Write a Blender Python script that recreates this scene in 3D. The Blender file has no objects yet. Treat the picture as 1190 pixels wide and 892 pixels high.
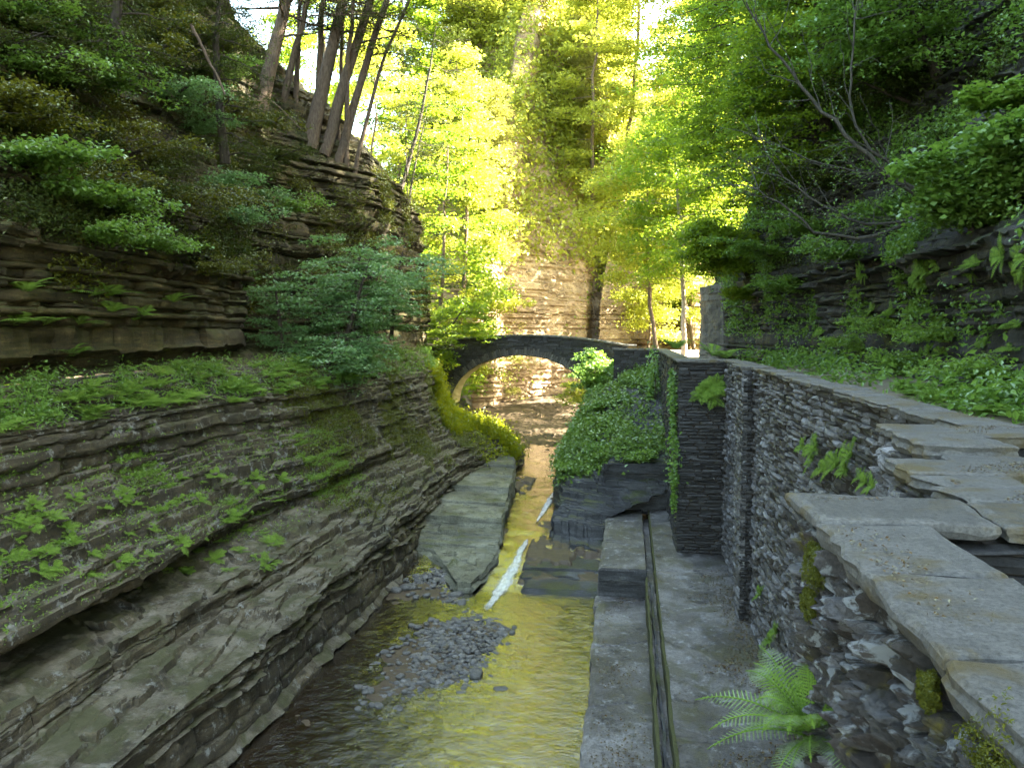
import bpy, math, random
import numpy as np
from mathutils import Vector
from mathutils.bvhtree import BVHTree

# ------------------------------------------------------------------ camera, sky, sun, exposure
S = bpy.context.scene
COL = S.collection
EYE = np.array([0.0, 0.0, 9.4])
YAW = math.radians(8.6); PITCH = math.radians(3.69); FPX = 899.0
cam_d = bpy.data.cameras.new('camera'); cam = bpy.data.objects.new('camera', cam_d); COL.objects.link(cam)
cam_d.sensor_width = 36.0; cam_d.lens = 36.0 * FPX / 1190.0
cam_d.clip_start = 0.05; cam_d.clip_end = 3000
cam.location = tuple(EYE); cam.rotation_euler = (math.pi / 2 - PITCH, 0, YAW)
S.camera = cam

SUN_AZ = math.radians(78)      # clockwise from +Y
SUN_EL = math.radians(43)
world = bpy.data.worlds.new('World'); S.world = world; world.use_nodes = True
wn = world.node_tree.nodes; wl = world.node_tree.links
bg = wn['Background']
sky = wn.new('ShaderNodeTexSky'); sky.sky_type = 'NISHITA'; sky.sun_disc = False
sky.sun_elevation = SUN_EL; sky.sun_rotation = SUN_AZ; sky.air_density = 1.0; sky.dust_density = 1.5
tint = wn.new('ShaderNodeMix'); tint.data_type = 'RGBA'; tint.blend_type = 'MULTIPLY'; tint.inputs[0].default_value = 1.0
tint.inputs[7].default_value = (1.0, 0.90, 0.66, 1)
wl.new(sky.outputs[0], tint.inputs[6]); wl.new(tint.outputs[2], bg.inputs[0]); bg.inputs[1].default_value = 0.10
sun_d = bpy.data.lights.new('sun', 'SUN'); sun = bpy.data.objects.new('sun', sun_d); COL.objects.link(sun)
sun_d.energy = 5.0; sun_d.angle = math.radians(0.5); sun_d.color = (1.0, 0.90, 0.70)
sd = Vector((math.sin(SUN_AZ) * math.cos(SUN_EL), math.cos(SUN_AZ) * math.cos(SUN_EL), math.sin(SUN_EL)))
sun.rotation_euler = sd.to_track_quat('Z', 'Y').to_euler(); sun.location = (20, 20, 60)
S.view_settings.view_transform = 'Standard'; S.view_settings.look = 'None'
S.view_settings.exposure = 4.5; S.view_settings.gamma = 1.0; S.view_settings.use_curve_mapping = False
S.cycles.max_bounces = 6; S.cycles.diffuse_bounces = 4; S.cycles.glossy_bounces = 3; S.cycles.transmission_bounces = 4
S.cycles.transparent_max_bounces = 6
S.cycles.use_denoising = True; S.cycles.sample_clamp_indirect = 6.0
try: S.cycles.denoiser = 'OPENIMAGEDENOISE'
except Exception: pass
try: S.cycles.denoising_prefilter = 'FAST'
except Exception: pass
S.cycles.caustics_reflective = False; S.cycles.caustics_refractive = False

# ------------------------------------------------------------------ helpers
random.seed(7)
R = np.random.RandomState(11)

def hash3(ix, iy, iz):
    n = (ix.astype(np.int64) * 374761393 + iy.astype(np.int64) * 668265263 + iz.astype(np.int64) * 2147483647) & 0xffffffff
    n = ((n ^ (n >> 13)) * 1274126177) & 0xffffffff
    n = ((n ^ (n >> 16)) * 2246822519) & 0xffffffff
    n = n ^ (n >> 15)
    return (n & 0xffff) / 65535.0 * 2 - 1

def vnoise(x, y, z):
    x, y, z = np.broadcast_arrays(np.asarray(x, float), np.asarray(y, float), np.asarray(z, float))
    x0 = np.floor(x); y0 = np.floor(y); z0 = np.floor(z)
    fx, fy, fz = x - x0, y - y0, z - z0
    fx = fx * fx * (3 - 2 * fx); fy = fy * fy * (3 - 2 * fy); fz = fz * fz * (3 - 2 * fz)
    r = 0
    for dx in (0, 1):
        for dy in (0, 1):
            for dz in (0, 1):
                w = (fx if dx else 1 - fx) * (fy if dy else 1 - fy) * (fz if dz else 1 - fz)
                r = r + w * hash3(x0 + dx, y0 + dy, z0 + dz)
    return r

def fbm(x, y, z, o=4, g=0.5):
    a = 1.0; s = 0; t = 0
    for i in range(o):
        s = s + a * vnoise(x * 2 ** i + 17.3 * i, y * 2 ** i + 5.1 * i, z * 2 ** i + 9.7 * i); t += a; a *= g
    return s / t

def mk(name, V, F, mat, smooth=False, parent=None, **props):
    """V (n,3); F: list of (m,k) int arrays. One mesh object."""
    if not isinstance(F, list): F = [F]
    F = [np.asarray(f, dtype=np.int64) for f in F if len(f)]
    me = bpy.data.meshes.new(name)
    V = np.asarray(V, dtype=np.float32)
    me.vertices.add(len(V)); me.vertices.foreach_set('co', V.ravel())
    loops = np.concatenate([f.ravel() for f in F]).astype(np.int32)
    tot = np.concatenate([np.full(len(f), f.shape[1], dtype=np.int32) for f in F])
    start = np.concatenate([[0], np.cumsum(tot)[:-1]]).astype(np.int32)
    me.loops.add(len(loops)); me.loops.foreach_set('vertex_index', loops)
    me.polygons.add(len(tot)); me.polygons.foreach_set('loop_start', start); me.polygons.foreach_set('loop_total', tot)
    me.polygons.foreach_set('use_smooth', np.full(len(tot), bool(smooth)))
    me.update(calc_edges=True)
    if mat is not None: me.materials.append(mat)
    o = bpy.data.objects.new(name, me); COL.objects.link(o)
    if parent is not None: o.parent = parent
    for k, v in props.items(): o[k] = v
    return o

def empty(name, loc, label, cat, group=None):
    o = bpy.data.objects.new(name, None); COL.objects.link(o); o.location = tuple(float(c) for c in loc)
    o['label'] = label; o['category'] = cat
    if group: o['group'] = group
    o.empty_display_size = 0.2
    return o

def tag(o, label, cat, group=None):
    o['label'] = label; o['category'] = cat
    if group: o['group'] = group
    return o

class Acc:
    def __init__(s): s.V = []; s.F = {}; s.n = 0
    def add(s, V, F):
        V = np.asarray(V, float).reshape(-1, 3)
        if isinstance(F, list) and len(F) and not hasattr(F[0], 'ndim'): F = np.array(F)
        for f in (F if isinstance(F, list) else [F]):
            f = np.asarray(f, dtype=np.int64)
            if f.ndim == 1: f = f.reshape(1, -1)
            if len(f): s.F.setdefault(f.shape[1], []).append(f + s.n)
        s.V.append(V); s.n += len(V)
    def get(s): return np.concatenate(s.V), [np.concatenate(v) for v in s.F.values()]
    def make(s, name, mat, smooth=False, parent=None, **p):
        V, F = s.get(); return mk(name, V, F, mat, smooth, parent, **p)

cy, sy = math.cos(YAW), math.sin(YAW); cp, sp = math.cos(PITCH), math.sin(PITCH)
CR = np.array([cy, sy, 0.0]); CF = np.array([-sy * cp, cy * cp, -sp]); CU = np.array([-sy * sp, cy * sp, cp])
def ray(px, py):
    d = CF * FPX + CR * (px - 595.0) + CU * (446.0 - py); return d / np.linalg.norm(d)
def on(px, py, **k):
    d = ray(px, py)
    if 'z' in k: t = (k['z'] - EYE[2]) / d[2]
    elif 'y' in k: t = k['y'] / d[1]
    else: t = k['x'] / d[0]
    return EYE + d * t

# ------------------------------------------------------------------ materials
def nt(name):
    m = bpy.data.materials.new(name); m.use_nodes = True; n = m.node_tree.nodes; l = m.node_tree.links
    return m, n, l, n['Principled BSDF']
def pos(n, l, scale=(1, 1, 1), tex='Geometry'):
    g = n.new('ShaderNodeNewGeometry'); mp = n.new('ShaderNodeMapping'); mp.inputs['Scale'].default_value = scale
    l.new(g.outputs['Position'], mp.inputs['Vector']); return mp.outputs[0]
def noise(n, l, vec, sc, det=6, rough=0.6, dist=0.0):
    t = n.new('ShaderNodeTexNoise'); t.inputs['Scale'].default_value = sc; t.inputs['Detail'].default_value = det
    t.inputs['Roughness'].default_value = rough; t.inputs['Distortion'].default_value = dist
    l.new(vec, t.inputs['Vector']); return t.outputs['Fac']
def ramp(n, l, fac, stops):
    r = n.new('ShaderNodeValToRGB'); e = r.color_ramp.elements
    while len(e) > 1: e.remove(e[-1])
    e[0].position = stops[0][0]; e[0].color = (*stops[0][1], 1) if not np.isscalar(stops[0][1]) else (stops[0][1],) * 3 + (1,)
    for p, c in stops[1:]:
        x = e.new(p); x.color = (*c, 1) if not np.isscalar(c) else (c, c, c, 1)
    l.new(fac, r.inputs[0]); return r.outputs[0]
def mix(n, l, fac, a, b, bt='MIX'):
    m = n.new('ShaderNodeMix'); m.data_type = 'RGBA'; m.blend_type = bt
    if hasattr(fac, 'is_output'): l.new(fac, m.inputs[0])
    else: m.inputs[0].default_value = fac
    for i, v in ((6, a), (7, b)):
        if hasattr(v, 'is_output'): l.new(v, m.inputs[i])
        else: m.inputs[i].default_value = (*v, 1)
    return m.outputs[2]
def math_(n, l, op, a, b=0.0):
    m = n.new('ShaderNodeMath'); m.operation = op
    for i, v in ((0, a), (1, b)):
        if hasattr(v, 'is_output'): l.new(v, m.inputs[i])
        else: m.inputs[i].default_value = v
    return m.outputs[0]

def rock_mat(name, dark, mid, light, moss=(0.045, 0.055, 0.012), moss_lo=0.55, moss_hi=0.75, flat_moss=True, rough=0.75,
             lichen=None, strata=14.0, bump=0.6, spec=0.35, top=None):
    m, n, l, b = nt(name)
    v1 = pos(n, l, (0.5, 0.5, strata * 0.35)); v2 = pos(n, l, (1, 1, 1)); v3 = pos(n, l, (1.2, 1.2, strata))
    big = noise(n, l, v2, 0.35, 5, 0.6, 0.4)
    st = noise(n, l, v1, 1.4, 9, 0.68, 0.3)
    c = ramp(n, l, st, [(0.28, dark), (0.5, mid), (0.72, light)])
    c2 = mix(n, l, ramp(n, l, big, [(0.35, 0.0), (0.65, 1.0)]), c, mid, 'MULTIPLY')
    c3 = mix(n, l, 0.35, c, c2)
    c3 = mix(n, l, ramp(n, l, big, [(0.4, 0.0), (0.62, 0.65)]), c3, tuple(x * 0.55 for x in dark))
    fine = noise(n, l, v2, 16.0, 10, 0.8)
    c4 = mix(n, l, 0.7, c3, ramp(n, l, fine, [(0.40, 0.28), (0.58, 1.0)]), 'MULTIPLY')
    crev = noise(n, l, pos(n, l, (0.9, 0.9, strata * 0.8)), 1.6, 5, 0.7, 0.1)
    c4 = mix(n, l, 0.85, c4, ramp(n, l, crev, [(0.36, 0.18), (0.44, 1.0)]), 'MULTIPLY')
    if lichen is not None:
        lm = noise(n, l, v2, 3.2, 10, 0.78, 0.0)
        c4 = mix(n, l, ramp(n, l, lm, [(0.55, 0.0), (0.62, 0.75)]), c4, lichen)
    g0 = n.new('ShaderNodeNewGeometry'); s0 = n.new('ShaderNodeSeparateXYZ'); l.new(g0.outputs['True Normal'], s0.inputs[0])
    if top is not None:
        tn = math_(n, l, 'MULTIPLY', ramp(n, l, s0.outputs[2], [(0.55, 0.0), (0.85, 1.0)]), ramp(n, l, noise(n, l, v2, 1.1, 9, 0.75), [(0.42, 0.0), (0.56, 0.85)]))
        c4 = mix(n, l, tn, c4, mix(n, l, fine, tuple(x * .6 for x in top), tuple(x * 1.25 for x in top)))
    mn = noise(n, l, v2, 0.9, 8, 0.7, 0.5)
    g = n.new('ShaderNodeNewGeometry'); sx = n.new('ShaderNodeSeparateXYZ'); l.new(g.outputs['Normal'], sx.inputs[0])
    if flat_moss: f = math_(n, l, 'ADD', mn, math_(n, l, 'MULTIPLY', sx.outputs[2], 0.16))
    else: f = mn
    mf = ramp(n, l, f, [(moss_lo, 0.0), (moss_hi, 0.9)])
    mossc = mix(n, l, fine, tuple(x * 0.5 for x in moss), tuple(x * 1.7 for x in moss))
    c5 = mix(n, l, mf, c4, mossc)
    l.new(c5, b.inputs['Base Color'])
    rr = ramp(n, l, st, [(0.3, rough - 0.2), (0.7, rough + 0.1)]); l.new(rr, b.inputs['Roughness'])
    b.inputs['Specular IOR Level'].default_value = spec
    bp = n.new('ShaderNodeBump'); bp.inputs['Strength'].default_value = bump; bp.inputs['Distance'].default_value = 0.08
    hgt = math_(n, l, 'ADD', noise(n, l, v3, 1.3, 10, 0.72, 0.15), math_(n, l, 'MULTIPLY', fine, 0.6))
    l.new(hgt, bp.inputs['Height']); l.new(bp.outputs[0], b.inputs['Normal'])
    return m

M = {}
M['cliff_left'] = rock_mat('left_cliff_rock', (0.022, 0.018, 0.010), (0.095, 0.074, 0.032), (0.27, 0.21, 0.09), moss=(0.045, 0.05, 0.012), moss_lo=0.50, moss_hi=0.70)
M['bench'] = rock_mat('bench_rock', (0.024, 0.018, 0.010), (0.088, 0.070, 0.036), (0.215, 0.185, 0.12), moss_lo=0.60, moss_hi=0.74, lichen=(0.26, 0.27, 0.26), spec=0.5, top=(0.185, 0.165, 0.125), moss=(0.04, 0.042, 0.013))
M['tongue'] = rock_mat('tongue_rock', (0.10, 0.102, 0.08), (0.27, 0.275, 0.21), (0.40, 0.405, 0.32), moss_lo=0.66, moss_hi=0.8, rough=0.6)
M['cliff_right'] = rock_mat('right_cliff_rock', (0.018, 0.018, 0.018), (0.055, 0.054, 0.05), (0.15, 0.145, 0.135), moss=(0.04, 0.055, 0.012), moss_lo=0.57, moss_hi=0.78)
M['rock_grey'] = rock_mat('grey_shale', (0.03, 0.032, 0.035), (0.10, 0.105, 0.115), (0.24, 0.25, 0.27), moss_lo=0.63, moss_hi=0.8, rough=0.6)
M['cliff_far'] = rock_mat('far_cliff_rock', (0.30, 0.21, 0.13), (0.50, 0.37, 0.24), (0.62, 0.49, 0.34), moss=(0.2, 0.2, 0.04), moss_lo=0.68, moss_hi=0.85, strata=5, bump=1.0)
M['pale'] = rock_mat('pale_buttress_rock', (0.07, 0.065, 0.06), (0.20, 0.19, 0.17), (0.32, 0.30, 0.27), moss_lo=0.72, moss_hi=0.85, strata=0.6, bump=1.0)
M['floor'] = rock_mat('ledge_floor', (0.05, 0.046, 0.043), (0.20, 0.192, 0.19), (0.42, 0.415, 0.42), moss=(0.05, 0.05, 0.02), moss_lo=0.68, moss_hi=0.82, strata=2.2, lichen=(0.30, 0.31, 0.33), rough=0.55, spec=0.6)
M['stone_far'] = None

def stone_mat(name, cols, moss_lo=0.62, moss_hi=0.72, lichen=0.6, moss=(0.06, 0.06, 0.012)):
    m, n, l, b = nt(name)
    g = n.new('ShaderNodeNewGeometry')
    v = pos(n, l)
    ri = g.outputs['Random Per Island']
    st = [(i / (len(cols) - 1), c) for i, c in enumerate(cols)]
    c = ramp(n, l, ri, st)
    fine = noise(n, l, v, 45, 10, 0.8); mid = noise(n, l, v, 4.2, 6, 0.7, 0.6)
    c = mix(n, l, 0.8, c, ramp(n, l, fine, [(0.40, 0.35), (0.56, 1.0)]), 'MULTIPLY')
    c = mix(n, l, 0.5, c, ramp(n, l, noise(n, l, v, 7, 5, 0.7), [(0.36, 0.4), (0.56, 1.0)]), 'MULTIPLY')
    c = mix(n, l, ramp(n, l, mid, [(lichen, 0.0), (lichen + 0.05, 0.7)]), c, (0.30, 0.32, 0.34))
    mo = noise(n, l, v, 1.7, 7, 0.7, 0.4)
    c = mix(n, l, ramp(n, l, mo, [(moss_lo, 0.0), (moss_hi, 0.95)]), c, mix(n, l, fine, tuple(x * .4 for x in moss), tuple(x * 2 for x in moss)))
    l.new(c, b.inputs['Base Color']); b.inputs['Roughness'].default_value = 0.62; b.inputs['Specular IOR Level'].default_value = 0.45
    bp = n.new('ShaderNodeBump'); bp.inputs['Strength'].default_value = 0.7; bp.inputs['Distance'].default_value = 0.03
    l.new(math_(n, l, 'ADD', fine, mid), bp.inputs['Height']); l.new(bp.outputs[0], b.inputs['Normal'])
    return m
M['stone'] = stone_mat('wall_stone', [(0.035, 0.032, 0.03), (0.18, 0.18, 0.19), (0.05, 0.043, 0.036), (0.36, 0.365, 0.39), (0.10, 0.092, 0.085), (0.23, 0.23, 0.245), (0.06, 0.05, 0.036)])
M['stone_near'] = stone_mat('near_wall_stone', [(0.03, 0.026, 0.023), (0.08, 0.072, 0.065), (0.045, 0.035, 0.03), (0.14, 0.14, 0.15), (0.06, 0.048, 0.04)], lichen=0.53, moss_lo=0.60, moss_hi=0.68, moss=(0.08, 0.07, 0.012))
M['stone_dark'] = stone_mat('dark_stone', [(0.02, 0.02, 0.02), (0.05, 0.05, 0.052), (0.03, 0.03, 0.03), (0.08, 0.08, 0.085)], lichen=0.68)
M['coping'] = stone_mat('coping_stone', [(0.12, 0.117, 0.11), (0.18, 0.176, 0.168), (0.145, 0.142, 0.135)], lichen=0.66, moss_lo=0.51, moss_hi=0.62, moss=(0.09, 0.07, 0.03))

def flat_mat(name, col, rough=0.8, var=0.5, sc=5.0, bump=0.3):
    m, n, l, b = nt(name); v = pos(n, l)
    f = noise(n, l, v, sc, 8, 0.7)
    l.new(mix(n, l, f, tuple(x * (1 - var) for x in col), tuple(x * (1 + var) for x in col)), b.inputs['Base Color'])
    b.inputs['Roughness'].default_value = rough
    bp = n.new('ShaderNodeBump'); bp.inputs['Strength'].default_value = bump; bp.inputs['Distance'].default_value = 0.05
    l.new(f, bp.inputs['Height']); l.new(bp.outputs[0], b.inputs['Normal']); return m
M['mortar'] = flat_mat('wall_core', (0.035, 0.028, 0.022), 0.95)
M['soil'] = flat_mat('soil', (0.06, 0.045, 0.028), 0.95)
M['pathdirt'] = flat_mat('path_dirt', (0.20, 0.17, 0.13), 0.9)
M['bed'] = flat_mat('stream_bed', (0.06, 0.042, 0.024), 0.6, 0.7, 1.6, 0.8)
M['moss'] = flat_mat('moss', (0.07, 0.065, 0.012), 0.95, 0.8, 30, 1.0)
M['rimmoss'] = flat_mat('rim_moss', (0.055, 0.06, 0.018), 0.9, 0.6, 12, 0.6)
def bark_mat(name, a, b_):
    m, n, l, b = nt(name); v = pos(n, l, (6, 6, 1.2)); f = noise(n, l, v, 3, 8, 0.7)
    l.new(ramp(n, l, f, [(0.3, a), (0.7, b_)]), b.inputs['Base Color']); b.inputs['Roughness'].default_value = 0.9
    bp = n.new('ShaderNodeBump'); bp.inputs['Strength'].default_value = 0.8; bp.inputs['Distance'].default_value = 0.05
    l.new(f, bp.inputs['Height']); l.new(bp.outputs[0], b.inputs['Normal']); return m
M['bark'] = bark_mat('brown_bark', (0.05, 0.035, 0.025), (0.20, 0.145, 0.105))
M['bark_dark'] = bark_mat('dark_bark', (0.025, 0.02, 0.015), (0.08, 0.065, 0.05))
M['bark_pale'] = bark_mat('pale_bark', (0.16, 0.13, 0.10), (0.42, 0.36, 0.30))

def leaf_mat(name, a, b_, trans, tfac=0.4, gloss=0.12):
    m = bpy.data.materials.new(name); m.use_nodes = True; n = m.node_tree.nodes; l = m.node_tree.links; n.clear()
    out = n.new('ShaderNodeOutputMaterial'); g = n.new('ShaderNodeNewGeometry')
    v = pos(n, l); big = noise(n, l, v, 0.5, 3)
    f = math_(n, l, 'ADD', math_(n, l, 'MULTIPLY', g.outputs['Random Per Island'], 0.6), math_(n, l, 'MULTIPLY', big, 0.4))
    c = mix(n, l, f, a, b_)
    d = n.new('ShaderNodeBsdfDiffuse'); l.new(c, d.inputs[0])
    t = n.new('ShaderNodeBsdfTranslucent'); l.new(mix(n, l, f, tuple(x * .8 for x in trans), tuple(x * 1.25 for x in trans)), t.inputs[0])
    ms = n.new('ShaderNodeMixShader'); ms.inputs[0].default_value = tfac; l.new(d.outputs[0], ms.inputs[1]); l.new(t.outputs[0], ms.inputs[2])
    gl = n.new('ShaderNodeBsdfGlossy'); gl.inputs['Roughness'].default_value = 0.45; gl.inputs[0].default_value = (0.5, 0.6, 0.5, 1)
    fr = n.new('ShaderNodeFresnel'); fr.inputs[0].default_value = 1.35
    m2 = n.new('ShaderNodeMixShader'); l.new(math_(n, l, 'MULTIPLY', fr.outputs[0], gloss * 2.0), m2.inputs[0])
    l.new(ms.outputs[0], m2.inputs[1]); l.new(gl.outputs[0], m2.inputs[2]); l.new(m2.outputs[0], out.inputs[0])
    return m
M['leaf'] = leaf_mat('broad_leaf', (0.08, 0.17, 0.03), (0.20, 0.33, 0.07), (0.22, 0.38, 0.05))
M['leaf_teal'] = leaf_mat('cool_leaf', (0.09, 0.20, 0.075), (0.21, 0.37, 0.15), (0.20, 0.36, 0.10))
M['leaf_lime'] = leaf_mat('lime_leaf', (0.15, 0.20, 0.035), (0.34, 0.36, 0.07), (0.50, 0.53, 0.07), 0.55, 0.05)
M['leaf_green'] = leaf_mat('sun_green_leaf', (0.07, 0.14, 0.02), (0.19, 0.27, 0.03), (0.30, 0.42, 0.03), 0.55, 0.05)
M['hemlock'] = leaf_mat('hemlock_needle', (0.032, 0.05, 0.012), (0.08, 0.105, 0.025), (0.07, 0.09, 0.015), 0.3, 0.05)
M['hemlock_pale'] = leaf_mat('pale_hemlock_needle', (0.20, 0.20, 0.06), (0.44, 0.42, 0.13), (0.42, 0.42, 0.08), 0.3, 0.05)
M['olive'] = leaf_mat('olive_leaf', (0.06, 0.075, 0.012), (0.16, 0.165, 0.025), (0.15, 0.165, 0.015), 0.35)
M['bright_grass'] = leaf_mat('bright_grass', (0.11, 0.16, 0.01), (0.28, 0.30, 0.012), (0.40, 0.44, 0.012), 0.5)
M['ivy'] = leaf_mat('ivy_leaf', (0.09, 0.17, 0.03), (0.20, 0.31, 0.07), (0.18, 0.28, 0.04), 0.35)
M['fern'] = leaf_mat('fern_leaf', (0.11, 0.21, 0.03), (0.25, 0.38, 0.07), (0.24, 0.40, 0.05), 0.4)
M['grass'] = leaf_mat('moss_grass', (0.06, 0.085, 0.01), (0.16, 0.18, 0.02), (0.14, 0.18, 0.015), 0.35)

# ------------------------------------------------------------------ layered rock sheets
lr = np.random.RandomState(5)
LB = [-3.0]
while LB[-1] < 90: LB.append(LB[-1] + min(0.8, max(0.05, lr.lognormal(-1.85, 0.75))))
LB = [z for z in LB if not 1.75 < z < 3.75] + [1.8, 2.06, 2.14, 2.42, 2.5, 2.78, 3.1, 3.18, 3.5, 3.6]; LB.sort()
LB = np.array(LB); NL = len(LB) + 2
LOFF = lr.uniform(-1, 1, NL); LLEN = lr.uniform(0.8, 4.0, NL); LSH = lr.uniform(0, 99, NL)

def strata(P, u, warp=0.05):
    zz = P[:, 2] + warp * vnoise(P[:, 0] / 3.5, P[:, 1] / 3.5, 0.0) + 0.03 * vnoise(P[:, 0] * 1.5, P[:, 1] * 1.5, 4.0)
    k = np.clip(np.searchsorted(LB, zz), 1, len(LB) - 1)
    t = (zz - LB[k - 1]) / (LB[k] - LB[k - 1])
    uu = u / LLEN[k] + LSH[k] + 0.35 * vnoise(P[:, 0] * 0.7, P[:, 1] * 0.7, k * 1.0)
    blk = hash3(np.floor(uu), k, k * 0 + 3)
    fr = uu - np.floor(uu)
    joint = np.clip(1 - np.minimum(fr, 1 - fr) * LLEN[k] / 0.05, 0, 1)
    groove = (np.abs(t - 0.5) * 2) ** 5
    hz = 0.7 * vnoise(P[:, 0] * 1.1, P[:, 1] * 1.1, k * 7.7) + 0.5 * vnoise(P[:, 0] * 3.3, P[:, 1] * 3.3, k * 3.1)
    return 0.5 * LOFF[k] + 0.35 * blk + 0.45 * hz - 0.35 * groove - 0.4 * joint, k

def terrace(z, k_amt, x, y, warp=0.05):
    zz = z + warp * vnoise(x / 3.5, y / 3.5, 0.0) + 0.07 * vnoise(x * 0.5, y * 0.35, 4.0) + 0.11 * hash3(np.floor(x / .8 + .25 * y + .3 * vnoise(x * .5, y * .3, 2)), np.floor(y / 1.7 + .35 * x + .3 * vnoise(x * .3, y * .5, 7)), np.zeros(x.shape)) + 0.05 * hash3(np.floor(x / .33 + .2 * y), np.floor(y / .7 - .3 * x), np.ones(x.shape))
    k = np.clip(np.searchsorted(LB, zz), 1, len(LB) - 1)
    t = (zz - LB[k - 1]) / (LB[k] - LB[k - 1])
    tt = np.clip((t - 0.86) / 0.14, 0, 1)
    znew = LB[k - 1] + (LB[k] - LB[k - 1]) * (0.12 * t + 0.88 * tt)
    return z + k_amt * (znew - zz)

SHEETS = []
def sheet(name, stations, params, rows, cols, amp=0.3, big=0.5, bigs=0.25, terr=0.8, mat=None, smooth=False, post=None, flip=False, **props):
    """stations: list of control polylines (3D); params: position of each; cols: sample values in params; rows: samples per segment."""
    ST = np.array(stations, float); pa = np.array(params, float)
    nc = ST.shape[1]
    tt = np.concatenate([np.linspace(i, i + 1, rows[i], endpoint=False) for i in range(nc - 1)] + [[nc - 1]])
    G = np.zeros((len(cols), nc, 3))
    for j in range(nc):
        for a in range(3): G[:, j, a] = np.interp(cols, pa, ST[:, j, a])
    # smooth along columns a little
    i0 = np.clip(np.floor(tt).astype(int), 0, nc - 2); f = tt - i0
    P = G[:, i0, :] * (1 - f)[None, :, None] + G[:, i0 + 1, :] * f[None, :, None]
    nU, nV = P.shape[:2]
    du = np.gradient(P, axis=0); dv = np.gradient(P, axis=1)
    N = np.cross(du, dv); N /= (np.linalg.norm(N, axis=2, keepdims=True) + 1e-9)
    if flip: N = -N
    # smooth normals
    for _ in range(3):
        N[1:-1] = (N[:-2] + N[1:-1] * 2 + N[2:]) / 4; N[:, 1:-1] = (N[:, :-2] + 2 * N[:, 1:-1] + N[:, 2:]) / 4
    N /= (np.linalg.norm(N, axis=2, keepdims=True) + 1e-9)
    Q = P.reshape(-1, 3).copy(); n = N.reshape(-1, 3)
    b = fbm(Q[:, 0] * bigs, Q[:, 1] * bigs, Q[:, 2] * bigs * 1.3, 4)
    b2 = fbm(Q[:, 0] * 1.3, Q[:, 1] * 1.3, Q[:, 2] * 1.3, 3)
    nb_ = n.copy(); nb_[:, 2] *= 0.25; Q += nb_ * (big * b + 0.13 * b2)[:, None]
    d, k = strata(Q, Q[:, 1] + 0.6 * Q[:, 0])
    nh = n.copy(); nh[:, 2] *= 0.15
    hor = np.clip(1.15 - np.abs(n[:, 2]), 0.12, 1)
    Q += nh * (amp * d * hor)[:, None]
    fl = np.clip((np.abs(n[:, 2]) - 0.12) / 0.3, 0, 1) * terr
    Q[:, 2] = terrace(Q[:, 2], fl, Q[:, 0], Q[:, 1])
    Q[:, 2] += 0.02 * fbm(Q[:, 0] * 3, Q[:, 1] * 3, Q[:, 2] * 3, 3)
    if post is not None: Q = post(Q, n)
    idx = np.arange(nU * nV).reshape(nU, nV)
    F = np.stack([idx[:-1, :-1], idx[1:, :-1], idx[1:, 1:], idx[:-1, 1:]], -1).reshape(-1, 4)
    if flip: F = F[:, ::-1]
    o = mk(name, Q, F, mat, smooth, kind='structure', **props)
    SHEETS.append((name, Q.reshape(nU, nV, 3), N))
    return o

def ysamp(a, b, d0, k):
    """samples from a to b with spacing growing with distance"""
    y = [a]
    while y[-1] < b: y.append(y[-1] + max(d0, abs(y[-1]) * k))
    return np.array(y)

def prof(Y, pts): return [(x, Y, z) for x, z in pts]

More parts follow.
